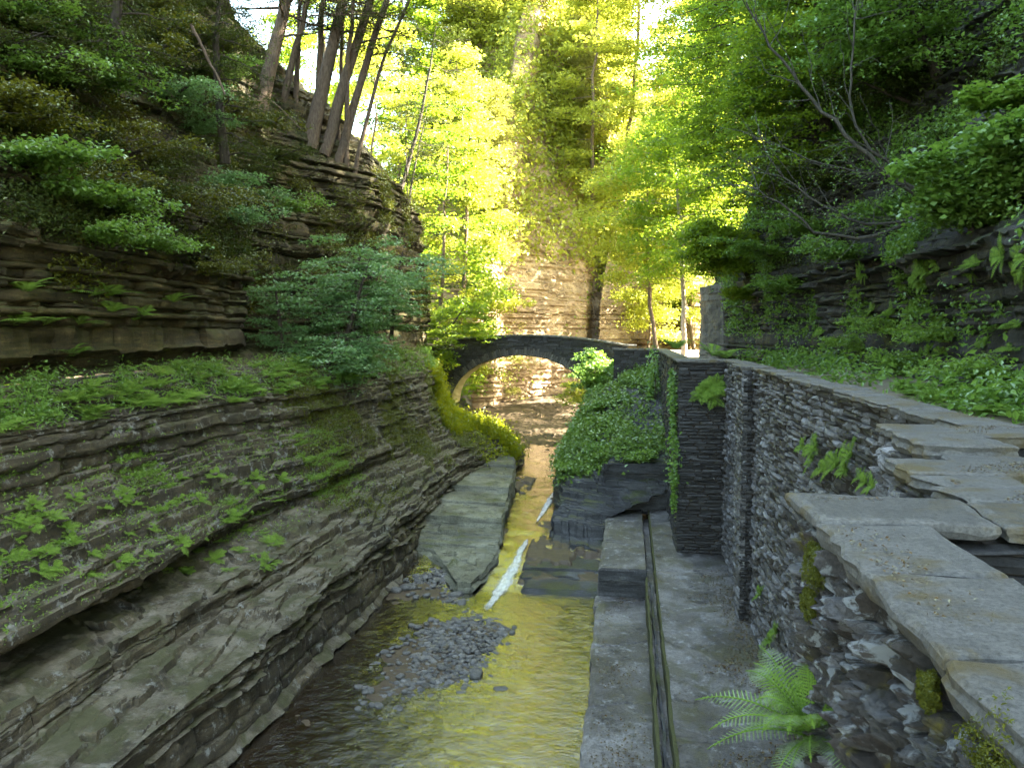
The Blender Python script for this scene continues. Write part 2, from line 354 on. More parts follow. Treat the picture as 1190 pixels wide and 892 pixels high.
LST = {
 -6: [(-8.6,-1),(-8.6,.2),(-8.9,1.8),(-10.6,2.15),(-10.8,2.75),(-12.9,3.0),(-11.4,3.7),(-12.9,5.9),(-13.2,7.3),(-14.4,8.4),(-14.9,8.7),(-14.3,9.1),(-14.2,11.2),(-13.7,11.8),(-15.5,15),(-17.5,21),(-20,32),(-30,38)],
 17: [(-8.6,-1),(-8.6,.2),(-8.9,1.8),(-10.6,2.15),(-10.8,2.75),(-13.4,2.9),(-11.4,3.7),(-12.9,5.9),(-13.2,7.3),(-14.4,8.3),(-14.9,8.6),(-14.3,9.1),(-14.2,11.2),(-13.7,11.8),(-15.5,15),(-17.5,21),(-20,32),(-30,38)],
 23: [(-8.6,-1),(-8.6,.2),(-8.8,2.1),(-10,2.4),(-10.2,3.0),(-11.8,3.5),(-11.6,4),(-12.6,6),(-13,7.5),(-14.3,8.4),(-14.8,8.7),(-14.2,9.1),(-14.0,11.4),(-13.6,12),(-15.4,15),(-17.3,20),(-20,30),(-30,36)],
 28: [(-8.6,-1),(-8.6,.2),(-8.8,2.2),(-9.6,2.8),(-10.4,3.3),(-11.1,3.7),(-10.8,4.2),(-11.8,6),(-12.4,7.6),(-13.6,8.4),(-14.8,8.8),(-14.3,9.2),(-14.2,11.6),(-14.2,12.4),(-15.6,16),(-16.8,20),(-19,29),(-28,34)],
 31: [(-8.6,-1),(-8.6,.2),(-8.8,2.2),(-9.5,2.8),(-10.2,3.3),(-10.9,3.8),(-10.8,4.2),(-11.3,6),(-12.0,7.6),(-13.4,8.4),(-15.6,8.8),(-16.2,9.2),(-16.2,11.6),(-16.3,12.8),(-16.6,16),(-17.2,19.6),(-18.8,27),(-28,32)],
 35: [(-8.6,-1),(-8.6,.2),(-8.9,2.4),(-9.2,3),(-9.6,3.4),(-10.4,3.8),(-10.6,4.4),(-11,6),(-11.6,7.8),(-13,8.5),(-15.2,8.9),(-15.8,9.5),(-15.8,12),(-15.8,13.5),(-16.2,16.5),(-16.8,18.8),(-18.4,24),(-28,28)],
 40: [(-8.4,-1),(-8.4,.2),(-8.6,2.6),(-9,3.2),(-9.4,3.5),(-9.9,3.9),(-10.2,4.5),(-10.6,6),(-11.2,7.8),(-12.6,8.6),(-13.4,9),(-13.6,9.6),(-13.5,12.5),(-13.5,16),(-13.9,19),(-15.2,20.8),(-17.4,22.6),(-28,25)],
 46: [(-7.0,-1),(-6.8,.8),(-6.9,2.0),(-7.6,3.0),(-8.6,3.5),(-9.6,3.8),(-10.6,4.2),(-11.2,5.4),(-11.7,7.6),(-12.6,8.5),(-13.0,8.8),(-13.2,9.4),(-13.1,12.5),(-13.2,15.6),(-13.5,17.8),(-14.6,18.8),(-17,20),(-28,22)],
 50: [(-6.6,-1),(-6.5,.8),(-6.8,2),(-7.6,2.6),(-9,3.2),(-10.4,3.5),(-11.4,3.8),(-12.3,4.3),(-12.9,6.0),(-13,8.0),(-13.2,8.4),(-13.3,9.2),(-13.2,12),(-13.3,14.8),(-13.7,16.6),(-15.0,17.3),(-18,18),(-28,19)],
 54: [(-9,-1),(-9,.8),(-9.8,1.8),(-10.6,2.4),(-11.8,2.9),(-12.6,3.3),(-13.0,3.9),(-13.6,5.0),(-13.6,6.6),(-14.2,7.4),(-15,8),(-15.5,8.6),(-16,11),(-16.5,12),(-17.5,13),(-19,13.5),(-21,14),(-30,14)],
 60: [(-14,-1),(-14,1),(-15,2.5),(-16,3),(-17,3.5),(-18,4),(-19,4.5),(-20,5),(-21,5.5),(-22,6),(-23,6.5),(-24,7),(-25,8),(-26,9),(-27,10),(-28,11),(-30,12),(-36,13)],
 70: [(-24,-1),(-24,1),(-25,2),(-26,2.5),(-27,3),(-28,3.5),(-29,4),(-30,4.5),(-31,5),(-32,5.5),(-33,6),(-34,6.5),(-35,7),(-36,8),(-37,9),(-38,10),(-40,11),(-46,12)],
}
LY = sorted(LST)
lcols = np.concatenate([np.arange(-6, 9, 0.5), np.arange(9, 32, 0.085), np.arange(32, 56, 0.11), np.arange(56, 70.1, 0.5)])
# lower bench (to the fern ledge) and upper cliff are two sheets sharing the ledge line
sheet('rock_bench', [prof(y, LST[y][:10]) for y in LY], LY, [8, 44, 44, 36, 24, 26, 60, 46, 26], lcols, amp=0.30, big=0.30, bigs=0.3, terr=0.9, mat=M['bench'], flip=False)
sheet('left_cliff', [prof(y, LST[y][9:]) for y in LY], LY, [12, 12, 64, 20, 66, 60, 50, 8], lcols, amp=0.34, big=0.6, bigs=0.22, terr=0.7, mat=M['cliff_left'], flip=False)

RST = {
 -6: [(7.6,7),(7.6,8),(8.0,10),(7.3,11.2),(8.2,12),(8.8,14.5),(10,19),(12,32),(16,60),(26,62)],
 16: [(7.6,7),(7.6,8),(8.0,10),(7.3,11.2),(8.2,12),(8.8,14.5),(10,19),(12,32),(16,60),(26,62)],
 25: [(8.3,7),(8.3,8),(8.8,10),(8.1,11.8),(8.9,12.5),(9.6,15),(11,20),(13,32),(17,58),(27,60)],
 35: [(7.6,7),(7.6,8),(8.0,10),(7.3,12.3),(7.7,13.2),(8.1,16.5),(9.0,22),(10.5,34),(15,54),(27,56)],
 45: [(6.4,7),(6.4,8),(6.7,10),(6.2,12.5),(6.5,13.5),(7.1,17),(8.4,22),(10.5,31),(16,46),(27,48)],
 52: [(5.1,7),(5.1,8),(5.3,10),(5.0,12),(5.3,13),(6.4,15),(9.0,18),(13,23),(18,32),(27,36)],
 55: [(6.2,7),(6.2,8),(6.5,10),(6.3,12),(7.2,13),(9,15),(12,18),(15,22),(20,28),(27,30)],
 60: [(13,7),(13,8),(13.4,10),(13.6,11),(14,12),(15,13),(17,15),(20,18),(24,22),(30,24)],
 70: [(22,7),(22,8),(22.4,9),(22.6,10),(23,11),(24,12),(26,13),(29,14),(32,15),(38,16)],
}
RY = sorted(RST)
rcols = np.concatenate([np.arange(-6, 9, 0.6), np.arange(9, 30, 0.11), np.arange(30, 58, 0.16), np.arange(58, 70.1, 0.6)])
sheet('right_cliff', [prof(y, RST[y]) for y in RY], RY, [6, 30, 26, 12, 34, 46, 40, 30, 4], rcols, amp=0.42, big=0.5, bigs=0.25, terr=0.7, mat=M['cliff_right'], flip=True)

# paler smooth buttress at the end of the right cliff
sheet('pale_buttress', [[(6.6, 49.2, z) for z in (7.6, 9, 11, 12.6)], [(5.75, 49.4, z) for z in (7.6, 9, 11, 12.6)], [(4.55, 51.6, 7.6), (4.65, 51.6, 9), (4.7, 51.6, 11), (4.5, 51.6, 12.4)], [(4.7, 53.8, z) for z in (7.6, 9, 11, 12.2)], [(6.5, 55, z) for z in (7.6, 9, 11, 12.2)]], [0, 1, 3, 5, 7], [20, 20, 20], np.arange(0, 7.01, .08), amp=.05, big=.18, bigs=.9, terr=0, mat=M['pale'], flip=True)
# rock under the bridge's right foot, stepped down to the pool
KST = {
 30.2: [(-3.2,-1),(-3.15,-.7),(-3.0,-.6),(-1.9,-.6),(-.9,-.6),(-.9,-.7)],
 31.0: [(-3.45,-1),(-3.4,-.1),(-3.3,.25),(-2,.3),(-.9,.35),(-.9,.3)],
 33.5: [(-3.5,-1),(-3.4,.7),(-3.2,1.2),(-2,1.4),(-.95,1.45),(-.9,1.4)],
 35.4: [(-3.4,-1),(-3.3,1.4),(-3.0,2.2),(-1.6,2.4),(-.95,2.5),(1.9,2.5)],
 35.7: [(-3.4,-1),(-3.3,1.5),(-3.0,2.3),(-1.3,2.7),(-.95,3.4),(1.9,3.5)],
 41:   [(-3.9,-1),(-3.9,1.6),(-3.5,3),(-1.6,4.1),(0.2,4.6),(1.9,4.9)],
 48:   [(-3.4,-1),(-3.3,2),(-2.8,4.6),(-1.2,6.2),(0.4,6.8),(1.9,7.0)],
 54:   [(-2.4,-1),(-2.4,3.6),(-2.2,5.6),(-1,6.8),(0.6,7.2),(1.9,7.4)],
 60:   [(-1,-1),(-1,3.6),(0,6),(1.5,7),(2,7.3),(3,7.5)],
 70:   [(5,-1),(5,3.6),(6,6),(7,7),(8,7.3),(9,7.5)],
}
KY = sorted(KST)
kcols = np.concatenate([np.arange(30.2, 36, 0.035), np.arange(36, 70.1, 0.12)])
sheet('mid_rock', [prof(y, KST[y]) for y in KY], KY, [20, 24, 30, 26, 26], kcols, amp=0.16, big=0.15, bigs=0.5, terr=1.0, mat=M['rock_grey'], flip=True)
# plain block face in front of it
# tongue of stepped slabs at the foot of the left bench
TST = {
 26.8: [(-5.7,-1),(-5.7,-.8),(-5.75,-.6),(-5.8,-.6),(-6,-.6),(-6.2,-.7)],
 27.1: [(-5.5,-1),(-5.5,.25),(-5.6,.42),(-5.9,.42),(-6.2,.40),(-6.4,-.5)],
 28.6: [(-5.25,-1),(-5.25,.3),(-5.35,.5),(-6.2,.5),(-6.9,.45),(-7.2,-.4)],
 30.6: [(-5.1,-1),(-5.1,.4),(-5.2,.58),(-6.5,.56),(-7.9,.56),(-8.9,.3)],
}
stz = [(30.9, .6, .74), (31.4, .76, .86), (31.9, .88, 1.0), (33.0, 1.02, 1.34), (35.4, 1.37, 1.5), (37.6, 1.52, 1.78), (40.2, 1.8, 1.92), (42.4, 1.94, 2.1), (44.6, 2.1, 2.2)]
for y_, za, zb in stz:
    xr = float(np.interp(y_, [31, 36, 42, 45], [-5.15, -5.6, -6.1, -6.6]))
    for yy_, zt in ((y_, za), (y_ + .06, zb)):
        TST[yy_] = [(xr, -1), (xr, zt * .7), (xr - .12, zt), (-7.0, zt + .03), (-8.3, zt + .05), (-9.5, zt + .15)]
TST[48.] = [(-7.6,-1),(-7.4,.8),(-7.9,1.3),(-8.6,1.9),(-9.2,2.2),(-10,2.4)]
TY = sorted(TST)
tcols = np.concatenate([np.arange(26.9, 36, 0.045), np.arange(36, 48.1, 0.09)])
sheet('stepped_rock', [prof(y, TST[y]) for y in TY], TY, [34, 10, 22, 22, 12], tcols, amp=0.16, big=0.10, bigs=0.4, terr=0.25, mat=M['tongue'], flip=False)

# far cliff facing down the stream and the hillside over it
def offs(base, out, pr): return [(base[0] + out[0] * o, base[1] + out[1] * o, z) for o, z in pr]
PF = [(0,-2),(0,1.6),(.3,8),(.6,14),(1.5,19),(5,22),(11,33),(17,46),(30,60)]
PL = [(0,-2),(0,1.6),(1,5),(2,8),(4,12),(8,16),(14,22),(22,28),(40,34)]
PR = [(0,-2),(0,1.6),(.3,6),(.6,11),(1.5,14),(4,17),(10,24),(18,34),(30,46)]
PM = [(0,-2),(0,1.6),(.3,8),(.6,14),(1.5,19),(5,21),(11,28),(18,38),(30,50)]
PS = [(0,-2),(0,1.6),(.3,7),(.6,12),(1.5,16),(3,19),(8,27),(15,37),(27,49)]
FB = [(-70,70,PL),(-46,78,PL),(-34,82,PL),(-26,83,PF),(-17,80,PF),(-15.2,74,PF),(-13.6,75,PF),(-12.9,78,PF),(-7.5,84,PF),(-4.9,87,PM),(-4.4,89.5,PS),(-3.6,89.5,PR),(-3.4,86,PR),(1,89,PR),(2,87,PR),(6,90,PR),(6.5,86,PR),(12,90,PR),(20,89,PR),(40,92,PR)]
fs = [offs(b[:2], (0.15, 1.0), b[2]) for b in FB]
fp = np.concatenate([[0], np.cumsum([math.dist(FB[i][:2], FB[i + 1][:2]) for i in range(len(FB) - 1)])])
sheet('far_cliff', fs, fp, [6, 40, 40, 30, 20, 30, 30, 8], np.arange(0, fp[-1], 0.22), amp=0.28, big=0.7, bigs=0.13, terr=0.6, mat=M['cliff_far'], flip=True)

# ------------------------------------------------------------------ stream bed, ledges, path, water
def grid(name, xs, ys, zf, mat, smooth=True, **props):
    X, Y = np.meshgrid(xs, ys, indexing='ij'); Z = zf(X, Y)
    idx = np.arange(X.size).reshape(X.shape)
    F = np.stack([idx[:-1, :-1], idx[1:, :-1], idx[1:, 1:], idx[:-1, 1:]], -1).reshape(-1, 4)
    o = mk(name, np.stack([X, Y, Z], -1).reshape(-1, 3), F, mat, smooth, **props)
    SHEETS.append((name, np.stack([X, Y, Z], -1), None)); return o

def sstep(a, b, x):
    t = np.clip((x - a) / (b - a), 0, 1); return t * t * (3 - 2 * t)

def bar(X, Y):   # gravel bar height
    cx = -5.3 + 0.10 * (Y - 21); d = np.sqrt(((X - cx) / 2.1) ** 2 + ((Y - 22.0) / 5.0) ** 2)
    d2 = np.sqrt(((X + 7.3) / 1.7) ** 2 + ((Y - 29.0) / 2.6) ** 2); d = d * (1 + .35 * fbm(X * .8, Y * .8, 9, 3))
    return 0.44 * np.exp(-(d ** 2) * 1.0) + 0.5 * np.exp(-(d2 ** 2) * 0.9)
def bedz(X, Y):
    n = fbm(X * .5, Y * .5, 0, 4); nf = fbm(X * 2.5, Y * 2.5, 3, 3)
    pool = -0.34 + bar(X, Y) + 0.08 * n + 0.04 * nf + 0.22 * sstep(-5.2, -8.6, X) * sstep(29, 25, Y)
    up = np.interp(Y, [26, 27.6, 31, 36, 42, 50, 60, 70, 84], [-.3, -.12, .35, .6, 1.0, 1.12, 1.3, 2.0, 3.0])
    # chute on the left of the channel, slabs on the right
    chx = np.interp(Y, [27, 31, 36, 42, 46], [-4.9, -4.7, -4.7, -4.2, -4.2])
    ch = np.exp(-((X - chx) / 0.45) ** 2)
    sl = up + 0.10 * n - 0.35 * ch * sstep(27, 28.5, Y) * sstep(46, 42, Y)
    sl = sl + 0.26 * sstep(-4.3, -3.95, X) * sstep(27.5, 28.5, Y) * sstep(46, 42, Y) + 0.2 * sstep(-4.9, -5.3, X) * sstep(32, 34, Y) * sstep(46, 43, Y)
    sl = terrace(sl, 0.9, X, Y)
    w = sstep(26.0, 28.2, Y + 0.35 * (X + 4) * (X < -3))
    return pool * (1 - w) + sl * w
ys = np.concatenate([np.arange(-6, 12, .4), np.arange(12, 46, .09), np.arange(46, 86, .2)])
grid('stream_bed', np.concatenate([np.arange(-26, -9.2, .4), np.arange(-9.2, -.7, .08), np.arange(-.7, 14, .4)]), ys, bedz, M['bed'], kind='structure')

def slabs_z(X, Y): return np.interp(Y, [27, 27.5, 29.3, 29.35, 31.2, 31.6], [-.3, .17, .26, .36, .42, .3]) + .04 * fbm(X * 1.3, Y * .9, 5, 4) - .12 * np.exp(-(((Y - 28.3) - .5 * vnoise(X * 1.2, 0, 3) - .3 * X - .8) / .05) ** 2) - .8 * sstep(-3.7, -4.3, X + .3 * vnoise(Y * 1.5, 0, 2))
grid('channel_slabs', np.arange(-4.4, -.9, .05), np.arange(27, 31.6, .05), slabs_z, M['rock_grey'], smooth=False, kind='structure')
def water_z(X, Y):
    up = np.interp(Y, [26, 27.4, 31, 36, 42, 44, 60, 66, 72, 84], [0, 0.0, .42, .70, 1.05, 1.16, 1.2, 1.5, 2.0, 2.7])
    n = 0.02 * fbm(X * 1.2, Y * 1.2, 7, 3) + 0.012 * fbm(X * 3.5, Y * 3.5, 2, 2)
    return up + n * (1 + 1.2 * sstep(27, 29, Y))
wm = bpy.data.materials.new('stream_water'); wm.use_nodes = True; n = wm.node_tree.nodes; l = wm.node_tree.links; n.clear()
out = n.new('ShaderNodeOutputMaterial'); tr = n.new('ShaderNodeBsdfTransparent'); tr.inputs[0].default_value = (0.62, 0.54, 0.38, 1)
gl = n.new('ShaderNodeBsdfGlossy'); gl.inputs['Roughness'].default_value = 0.06
fr = n.new('ShaderNodeFresnel'); fr.inputs[0].default_value = 1.5
v = pos(n, l, (1.0, 1.6, 1)); bp = n.new('ShaderNodeBump'); bp.inputs['Strength'].default_value = 0.4; bp.inputs['Distance'].default_value = 0.06
l.new(math_(n, l, 'ADD', noise(n, l, v, 2.6, 5, 0.65, 1.5), math_(n, l, 'MULTIPLY', noise(n, l, v, 11, 2, 0.5, 0.5), 0.3)), bp.inputs['Height'])
l.new(bp.outputs[0], gl.inputs['Normal']); l.new(bp.outputs[0], fr.inputs['Normal'])
ms = n.new('ShaderNodeMixShader'); l.new(math_(n, l, 'MULTIPLY', fr.outputs[0], 3.2), ms.inputs[0]); l.new(tr.outputs[0], ms.inputs[1]); l.new(gl.outputs[0], ms.inputs[2])
l.new(ms.outputs[0], out.inputs[0]); M['water'] = wm
grid('water', np.arange(-13, 6, .14), np.concatenate([np.arange(-6, 14, .5), np.arange(14, 44, .1), np.arange(44, 84, .3)]), water_z, M['water'], kind='structure')
# white water in the chute
fm, n, l, b = nt('foam'); v = pos(n, l, (3, 1.0, 1)); f = noise(n, l, v, 3.0, 5, 0.6, 0.3)
b.inputs['Roughness'].default_value = 0.25
l.new(ramp(n, l, f, [(0.3, (0.35, 0.38, 0.40)), (0.6, (0.7, 0.74, 0.78))]), b.inputs['Base Color'])
at = n.new('ShaderNodeAttribute'); at.attribute_name = 'edge'
l.new(ramp(n, l, math_(n, l, 'ADD', math_(n, l, 'MULTIPLY', at.outputs['Fac'], 0.8), math_(n, l, 'MULTIPLY', f, 0.6)), [(0.45, 0.0), (1.05, 0.85)]), b.inputs['Alpha']); M['foam'] = fm
def chute(name, line, w):
    line = np.array(line); t = np.linspace(0, len(line) - 1, 120)
    c = np.stack([np.interp(t, range(len(line)), line[:, a]) for a in (0, 1)], -1)
    ww = np.interp(t, range(len(w)), w)
    V = []; K = 11
    for i in range(len(t)):
        for j in range(K):
            s = j / (K - 1) * 2 - 1
            x = c[i, 0] + s * ww[i] * (1 + .3 * float(vnoise(i * .06, s > 0, 3))); y = c[i, 1]
            V.append((x, y, 0))
    V = np.array(V); V[:, 2] = water_z(V[:, 0], V[:, 1]) + 0.03 + 0.05 * fbm(V[:, 0] * 4, V[:, 1] * 2.5, 1, 3)
    idx = np.arange(len(t) * K).reshape(len(t), K)
    F = np.stack([idx[:-1, :-1], idx[1:, :-1], idx[1:, 1:], idx[:-1, 1:]], -1).reshape(-1, 4)
    o = mk(name, V, F, M['foam'], True, kind='structure'); sg = np.tile(1 - np.abs(np.linspace(-1, 1, K)) ** 2, len(t)); en = np.minimum(1, np.minimum(np.arange(len(t)), len(t) - 1 - np.arange(len(t))) / 12.)
    at = o.data.attributes.new('edge', 'FLOAT', 'POINT'); at.data.foreach_set('value', (sg * np.repeat(en, K)).astype(np.float32)); return o
chute('white_water', [on(563, 712, z=0.0), on(580, 685, z=.1), on(598, 658, z=.25), on(606, 640, z=.4), on(614, 625, z=.5)], [.16, .28, .26, .18, .08])
chute('white_water', [on(622, 610, z=.62), on(632, 592, z=.8), on(640, 580, z=.9), on(650, 566, z=1.05)], [.08, .15, .24, .14])

def cracks(X, Y, s):
    a = vnoise(X * .35 + 3, Y * .35, s); b2 = vnoise(X * .9, Y * .5, s + 5)
    return -0.05 * np.exp(-(a / 0.02) ** 2) * (vnoise(X * .8, Y * .8, s + 9) > .1) - 0.04 * np.exp(-((Y - .25 * X + .25 * vnoise(X * 2, Y * .3, s)) % 3.7 / 0.05) ** 2)
def floor_z(X, Y):
    z = 1.4 + 0.035 * fbm(X * .6, Y * .6, 1, 4) + cracks(X, Y, 2.0) + 0.07 * np.floor((Y - 0.15 * X + .3 * vnoise(X, Y * .3, 3)) / 5.2) * 0.35 - .12
    return z
grid('ledge_floor', np.arange(0.98, 4.6, .05), np.arange(4, 36.0, .07), floor_z, M['floor'], kind='structure')
def box(V0, V1):
    x0, y0, z0 = V0; x1, y1, z1 = V1
    V = np.array([(x0,y0,z0),(x1,y0,z0),(x1,y1,z0),(x0,y1,z0),(x0,y0,z1),(x1,y0,z1),(x1,y1,z1),(x0,y1,z1)], float)
    F = np.array([(0,3,2,1),(4,5,6,7),(0,1,5,4),(1,2,6,5),(2,3,7,6),(3,0,4,7)]); return V, F
# left strip: a sheet from the water up its edge and over to the drain
def strip(name, y0, y1, ztop, seed, front):
    prof_t = np.concatenate([np.linspace(-1, 0, 24, endpoint=False), np.linspace(0, 1, 36)])
    Y = np.arange(y0, y1, .06); Vv = []
    T, YY = np.meshgrid(prof_t, Y, indexing='xy')
    xl = -0.95 + 0.05 * vnoise(YY * .6, 0, seed) + 0.03 * vnoise(YY * 3, 0, seed) - 0.10 * (YY > 25.2) * (YY < 26.3)
    X = np.where(T < 0, xl + 0.03 * vnoise(YY * 2, T * 6, seed), xl + T * (0.64 - xl))
    zt = ztop + 0.03 * fbm(X * 1.2, YY * .8, seed, 4) + cracks(X, YY, seed + 1)
    Z = np.where(T < 0, -0.7 + (T + 1) * (zt + 0.7) - 0.0, zt)
    Z -= 0.05 * np.exp(-(np.abs(T) / 0.05) ** 2)
    if front:
        f = YY <= y0 + 0.12; Z = np.where(f, np.minimum(Z, 0.3), Z)
    idx = np.arange(X.size).reshape(X.shape)
    F = np.stack([idx[:-1, :-1], idx[:-1, 1:], idx[1:, 1:], idx[1:, :-1]], -1).reshape(-1, 4)
    V = np.stack([X, YY, Z], -1)
    mk(name, V.reshape(-1, 3), F, M['floor'], False, kind='structure'); SHEETS.append((name, V, None))
strip('low_ledge', 4, 26.4, 0.45, 3.0, False)
strip('raised_ledge', 26.2, 35.9, 1.38, 8.0, True)
V, F = box((-.93, 26.18, -.3), (.63, 26.6, 1.3)); 
gx, gz = np.meshgrid(np.linspace(-.96, .66, 50), np.linspace(-.3, 1.36, 50), indexing='ij')
gy = 26.16 + 0.03 * fbm(gx * 1.5, gz * 5, 1, 4) - .06 * (gz > 1.0)
idx = np.arange(2500).reshape(50, 50); F = np.stack([idx[:-1, :-1], idx[1:, :-1], idx[1:, 1:], idx[:-1, 1:]], -1).reshape(-1, 4)
mk('ledge_riser', np.stack([gx, gy, gz], -1).reshape(-1, 3), F, M['rock_grey'], False, kind='structure')
# block face of smooth shale closing the floor
gx, gz = np.meshgrid(np.linspace(-1.1, 2.0, 90), np.linspace(1.2, 3.5, 70), indexing='ij')
gy = 35.45 + 0.07 * fbm(gx * .9, gz * 3, 4, 4) - .15 * (gz > 3.05) + .1 * (vnoise(gx * .4, gz * 1.2, 3) > .1)
idx = np.arange(90 * 70).reshape(90, 70); F = np.stack([idx[:-1, :-1], idx[1:, :-1], idx[1:, 1:], idx[:-1, 1:]], -1).reshape(-1, 4)
mk('block_face', np.stack([gx, gy, gz], -1).reshape(-1, 3), F, M['rock_grey'], False, kind='structure')
# drain: trough between two mossy rims
droot = empty('drain', (0.8, 15, 1.0), 'narrow stone drain with green mossy rims running along the grey ledge', 'drain')
def long_bar(x0, x1, z0, z1, y0, y1, seed, mat, nm, wob=.02):
    Y = np.arange(y0, y1, .15); A = Acc()
    P = [(x0, z0), (x0, z1), (x1, z1), (x1, z0)]
    V = []
    for y in Y:
        d = float(vnoise(y * 1.3, seed, 0)) * wob
        for k, (x, z) in enumerate(P): V.append((x + d + .01 * float(vnoise(y * 4, k, seed)), y, z + .015 * float(vnoise(y * 2.4, k + 9, seed))))
    m = len(Y); idx = np.arange(m * 4).reshape(m, 4)
    F = np.stack([idx[:-1, :3], idx[1:, :3], idx[1:, 1:], idx[:-1, 1:]], -1).reshape(-1, 4)
    o = mk(nm, np.array(V), F, mat, False); o.parent = droot; o.matrix_parent_inverse = droot.matrix_world.inverted()
    o.location = (-droot.location.x, -droot.location.y, -droot.location.z); o.matrix_parent_inverse.identity(); return o
long_bar(.62, .69, .2, 1.22, 4, 26.2, 1, M['rimmoss'], 'rim')
long_bar(.93, 1.0, .2, 1.36, 4, 35.6, 2, M['rimmoss'], 'rim')
long_bar(.69, .93, .2, .95, 4, 35.6, 3, M['floor'], 'trough')
long_bar(.76, .83, .9, 1.06, 9, 26.0, 5, M['rock_grey'], 'trough_stone')

# path behind the wall
def path_z(X, Y): return 7.78 + 0.05 * fbm(X * .6, Y * .6, 2, 4) + 0.35 * sstep(6.3, 8.2, X) * sstep(50, 44, Y)
def path_sheet(nm, x0, x1, y0, y1):
    dz = 0 if nm == 'path' else .02 + .01 * (y0 > 4.5) + .015 * (y0 > 5)
    grid(nm, np.linspace(x0, x1, int((x1 - x0) / .25) + 2), np.linspace(y0, y1, int((y1 - y0) / .3) + 2), lambda X, Y: path_z(X, Y) - dz, M['pathdirt'], kind='structure')
path_sheet('path', 3.7, 24, -4, 80); path_sheet('path_bay', 1.3, 4.0, -4, 4.2); path_sheet('path_bay', 2.2, 4.0, 3.95, 5.8); path_sheet('path_bay', 2.7, 4.0, 5.4, 8.1)
path_sheet('path_end', 2.1, 3.9, 29.1, 80); path_sheet('path_end', -.9, 2.21, 49.4, 60)

# ------------------------------------------------------------------ walls
def stone_patch(A, c, t, up, nn, L, H, D, n, rs, rough=0.25):
    g = np.concatenate([[-1.0], np.linspace(-.90, .90, n), [1.0]])
    U, W = np.meshgrid(g, g, indexing='ij'); U = U.ravel(); W = W.ravel()
    e = rs.uniform(8, 18)
    bul = (1 - np.abs(U) ** e) * (1 - np.abs(W) ** e)
    bul = np.clip(bul, 0, 1) ** 0.5
    sk = rs.uniform(-.12, .12, 4)
    s0 = rs.uniform(0, 1000)
    nz = fbm(U * 1.2 * max(1, L / .3) + s0, W * 1.2 + s0 * .3, s0, 4) * (2.0 if n > 4 else 1)
    dep = -0.13 + (D + 0.13) * bul * (1 + rough * nz + sk[0] * U + sk[1] * W)
    u = U * (1 + sk[2] * W) ; w = W * (1 + sk[3] * U) 
    P = c + np.outer(u * L / 2, t) + np.outer(w * H / 2 + .15 * H * nz * (n > 4), up) + np.outer(dep, nn)
    m = n + 2; idx = np.arange(m * m).reshape(m, m)
    F = np.stack([idx[:-1, :-1], idx[1:, :-1], idx[1:, 1:], idx[:-1, 1:]], -1).reshape(-1, 4)
    A.add(P, F)

def stone_face(name, p0, p1, z0, z1, mat, hr, lr_, dj, n, seed, parent, skip=None, flipn=False, dip=0.0):
    rs = np.random.RandomState(seed)
    p0 = np.array(p0, float); p1 = np.array(p1, float); L = np.linalg.norm(p1 - p0); t2 = (p1 - p0) / L
    t = np.array([t2[0], t2[1], 0]); up = np.array([0, 0, 1.0]); nn = np.array([-t2[1], t2[0], 0])   # left of direction
    if flipn: nn = -nn
    A = Acc(); z = z0
    while z < z1 - 0.02:
        h = min(rs.uniform(*hr), z1 - z + .001)
        if z1 - z - h < hr[0] * .5: h = z1 - z
        s = -rs.uniform(0, lr_[0])
        while s < L:
            ln = rs.uniform(*lr_) * (1 if rs.rand() > .15 else 1.7)
            a = max(s, 0); b_ = min(s + ln, L)
            if b_ - a > 0.03:
                cx = (a + b_) / 2
                zc = z + h / 2
                if skip is None or not skip(cx, zc, t2):
                    c = np.array([*(p0 + t2 * cx), zc])
                    tl = t + up * rs.uniform(-.05, .05); 
                    stone_patch(A, c, tl, up, nn, (b_ - a) * .985, h * .96, rs.uniform(*dj), n, rs)
            s += ln
        z += h
    o = A.make(name, mat, False, parent)
    # core plane behind the stones
    return o

def local(o, root):
    """geometry was written in world coordinates: shift it under its root"""
    o.parent = root; o.location = tuple(-c for c in root.location)

ZC = 8.38; FL = 0.9
wroot = empty('stone_wall', (3.4, 8, 1.2), 'long dry stone retaining wall with pale slab coping stepping toward the viewer', 'wall')
OUT = [((1.0, .6), (1.0, 4.5), 'near'), ((1.0, 4.5), (1.9, 4.5), 'far'), ((1.88, 4.5), (1.9, 5.9), 'mid'), ((1.9, 5.9), (2.35, 5.9), 'far'),
       ((2.34, 5.9), (2.36, 7.6), 'mid'), ((2.5, 7.6), (2.5, 8.2), 'mid'), ((2.5, 8.2), (3.42, 8.2), 'far')]
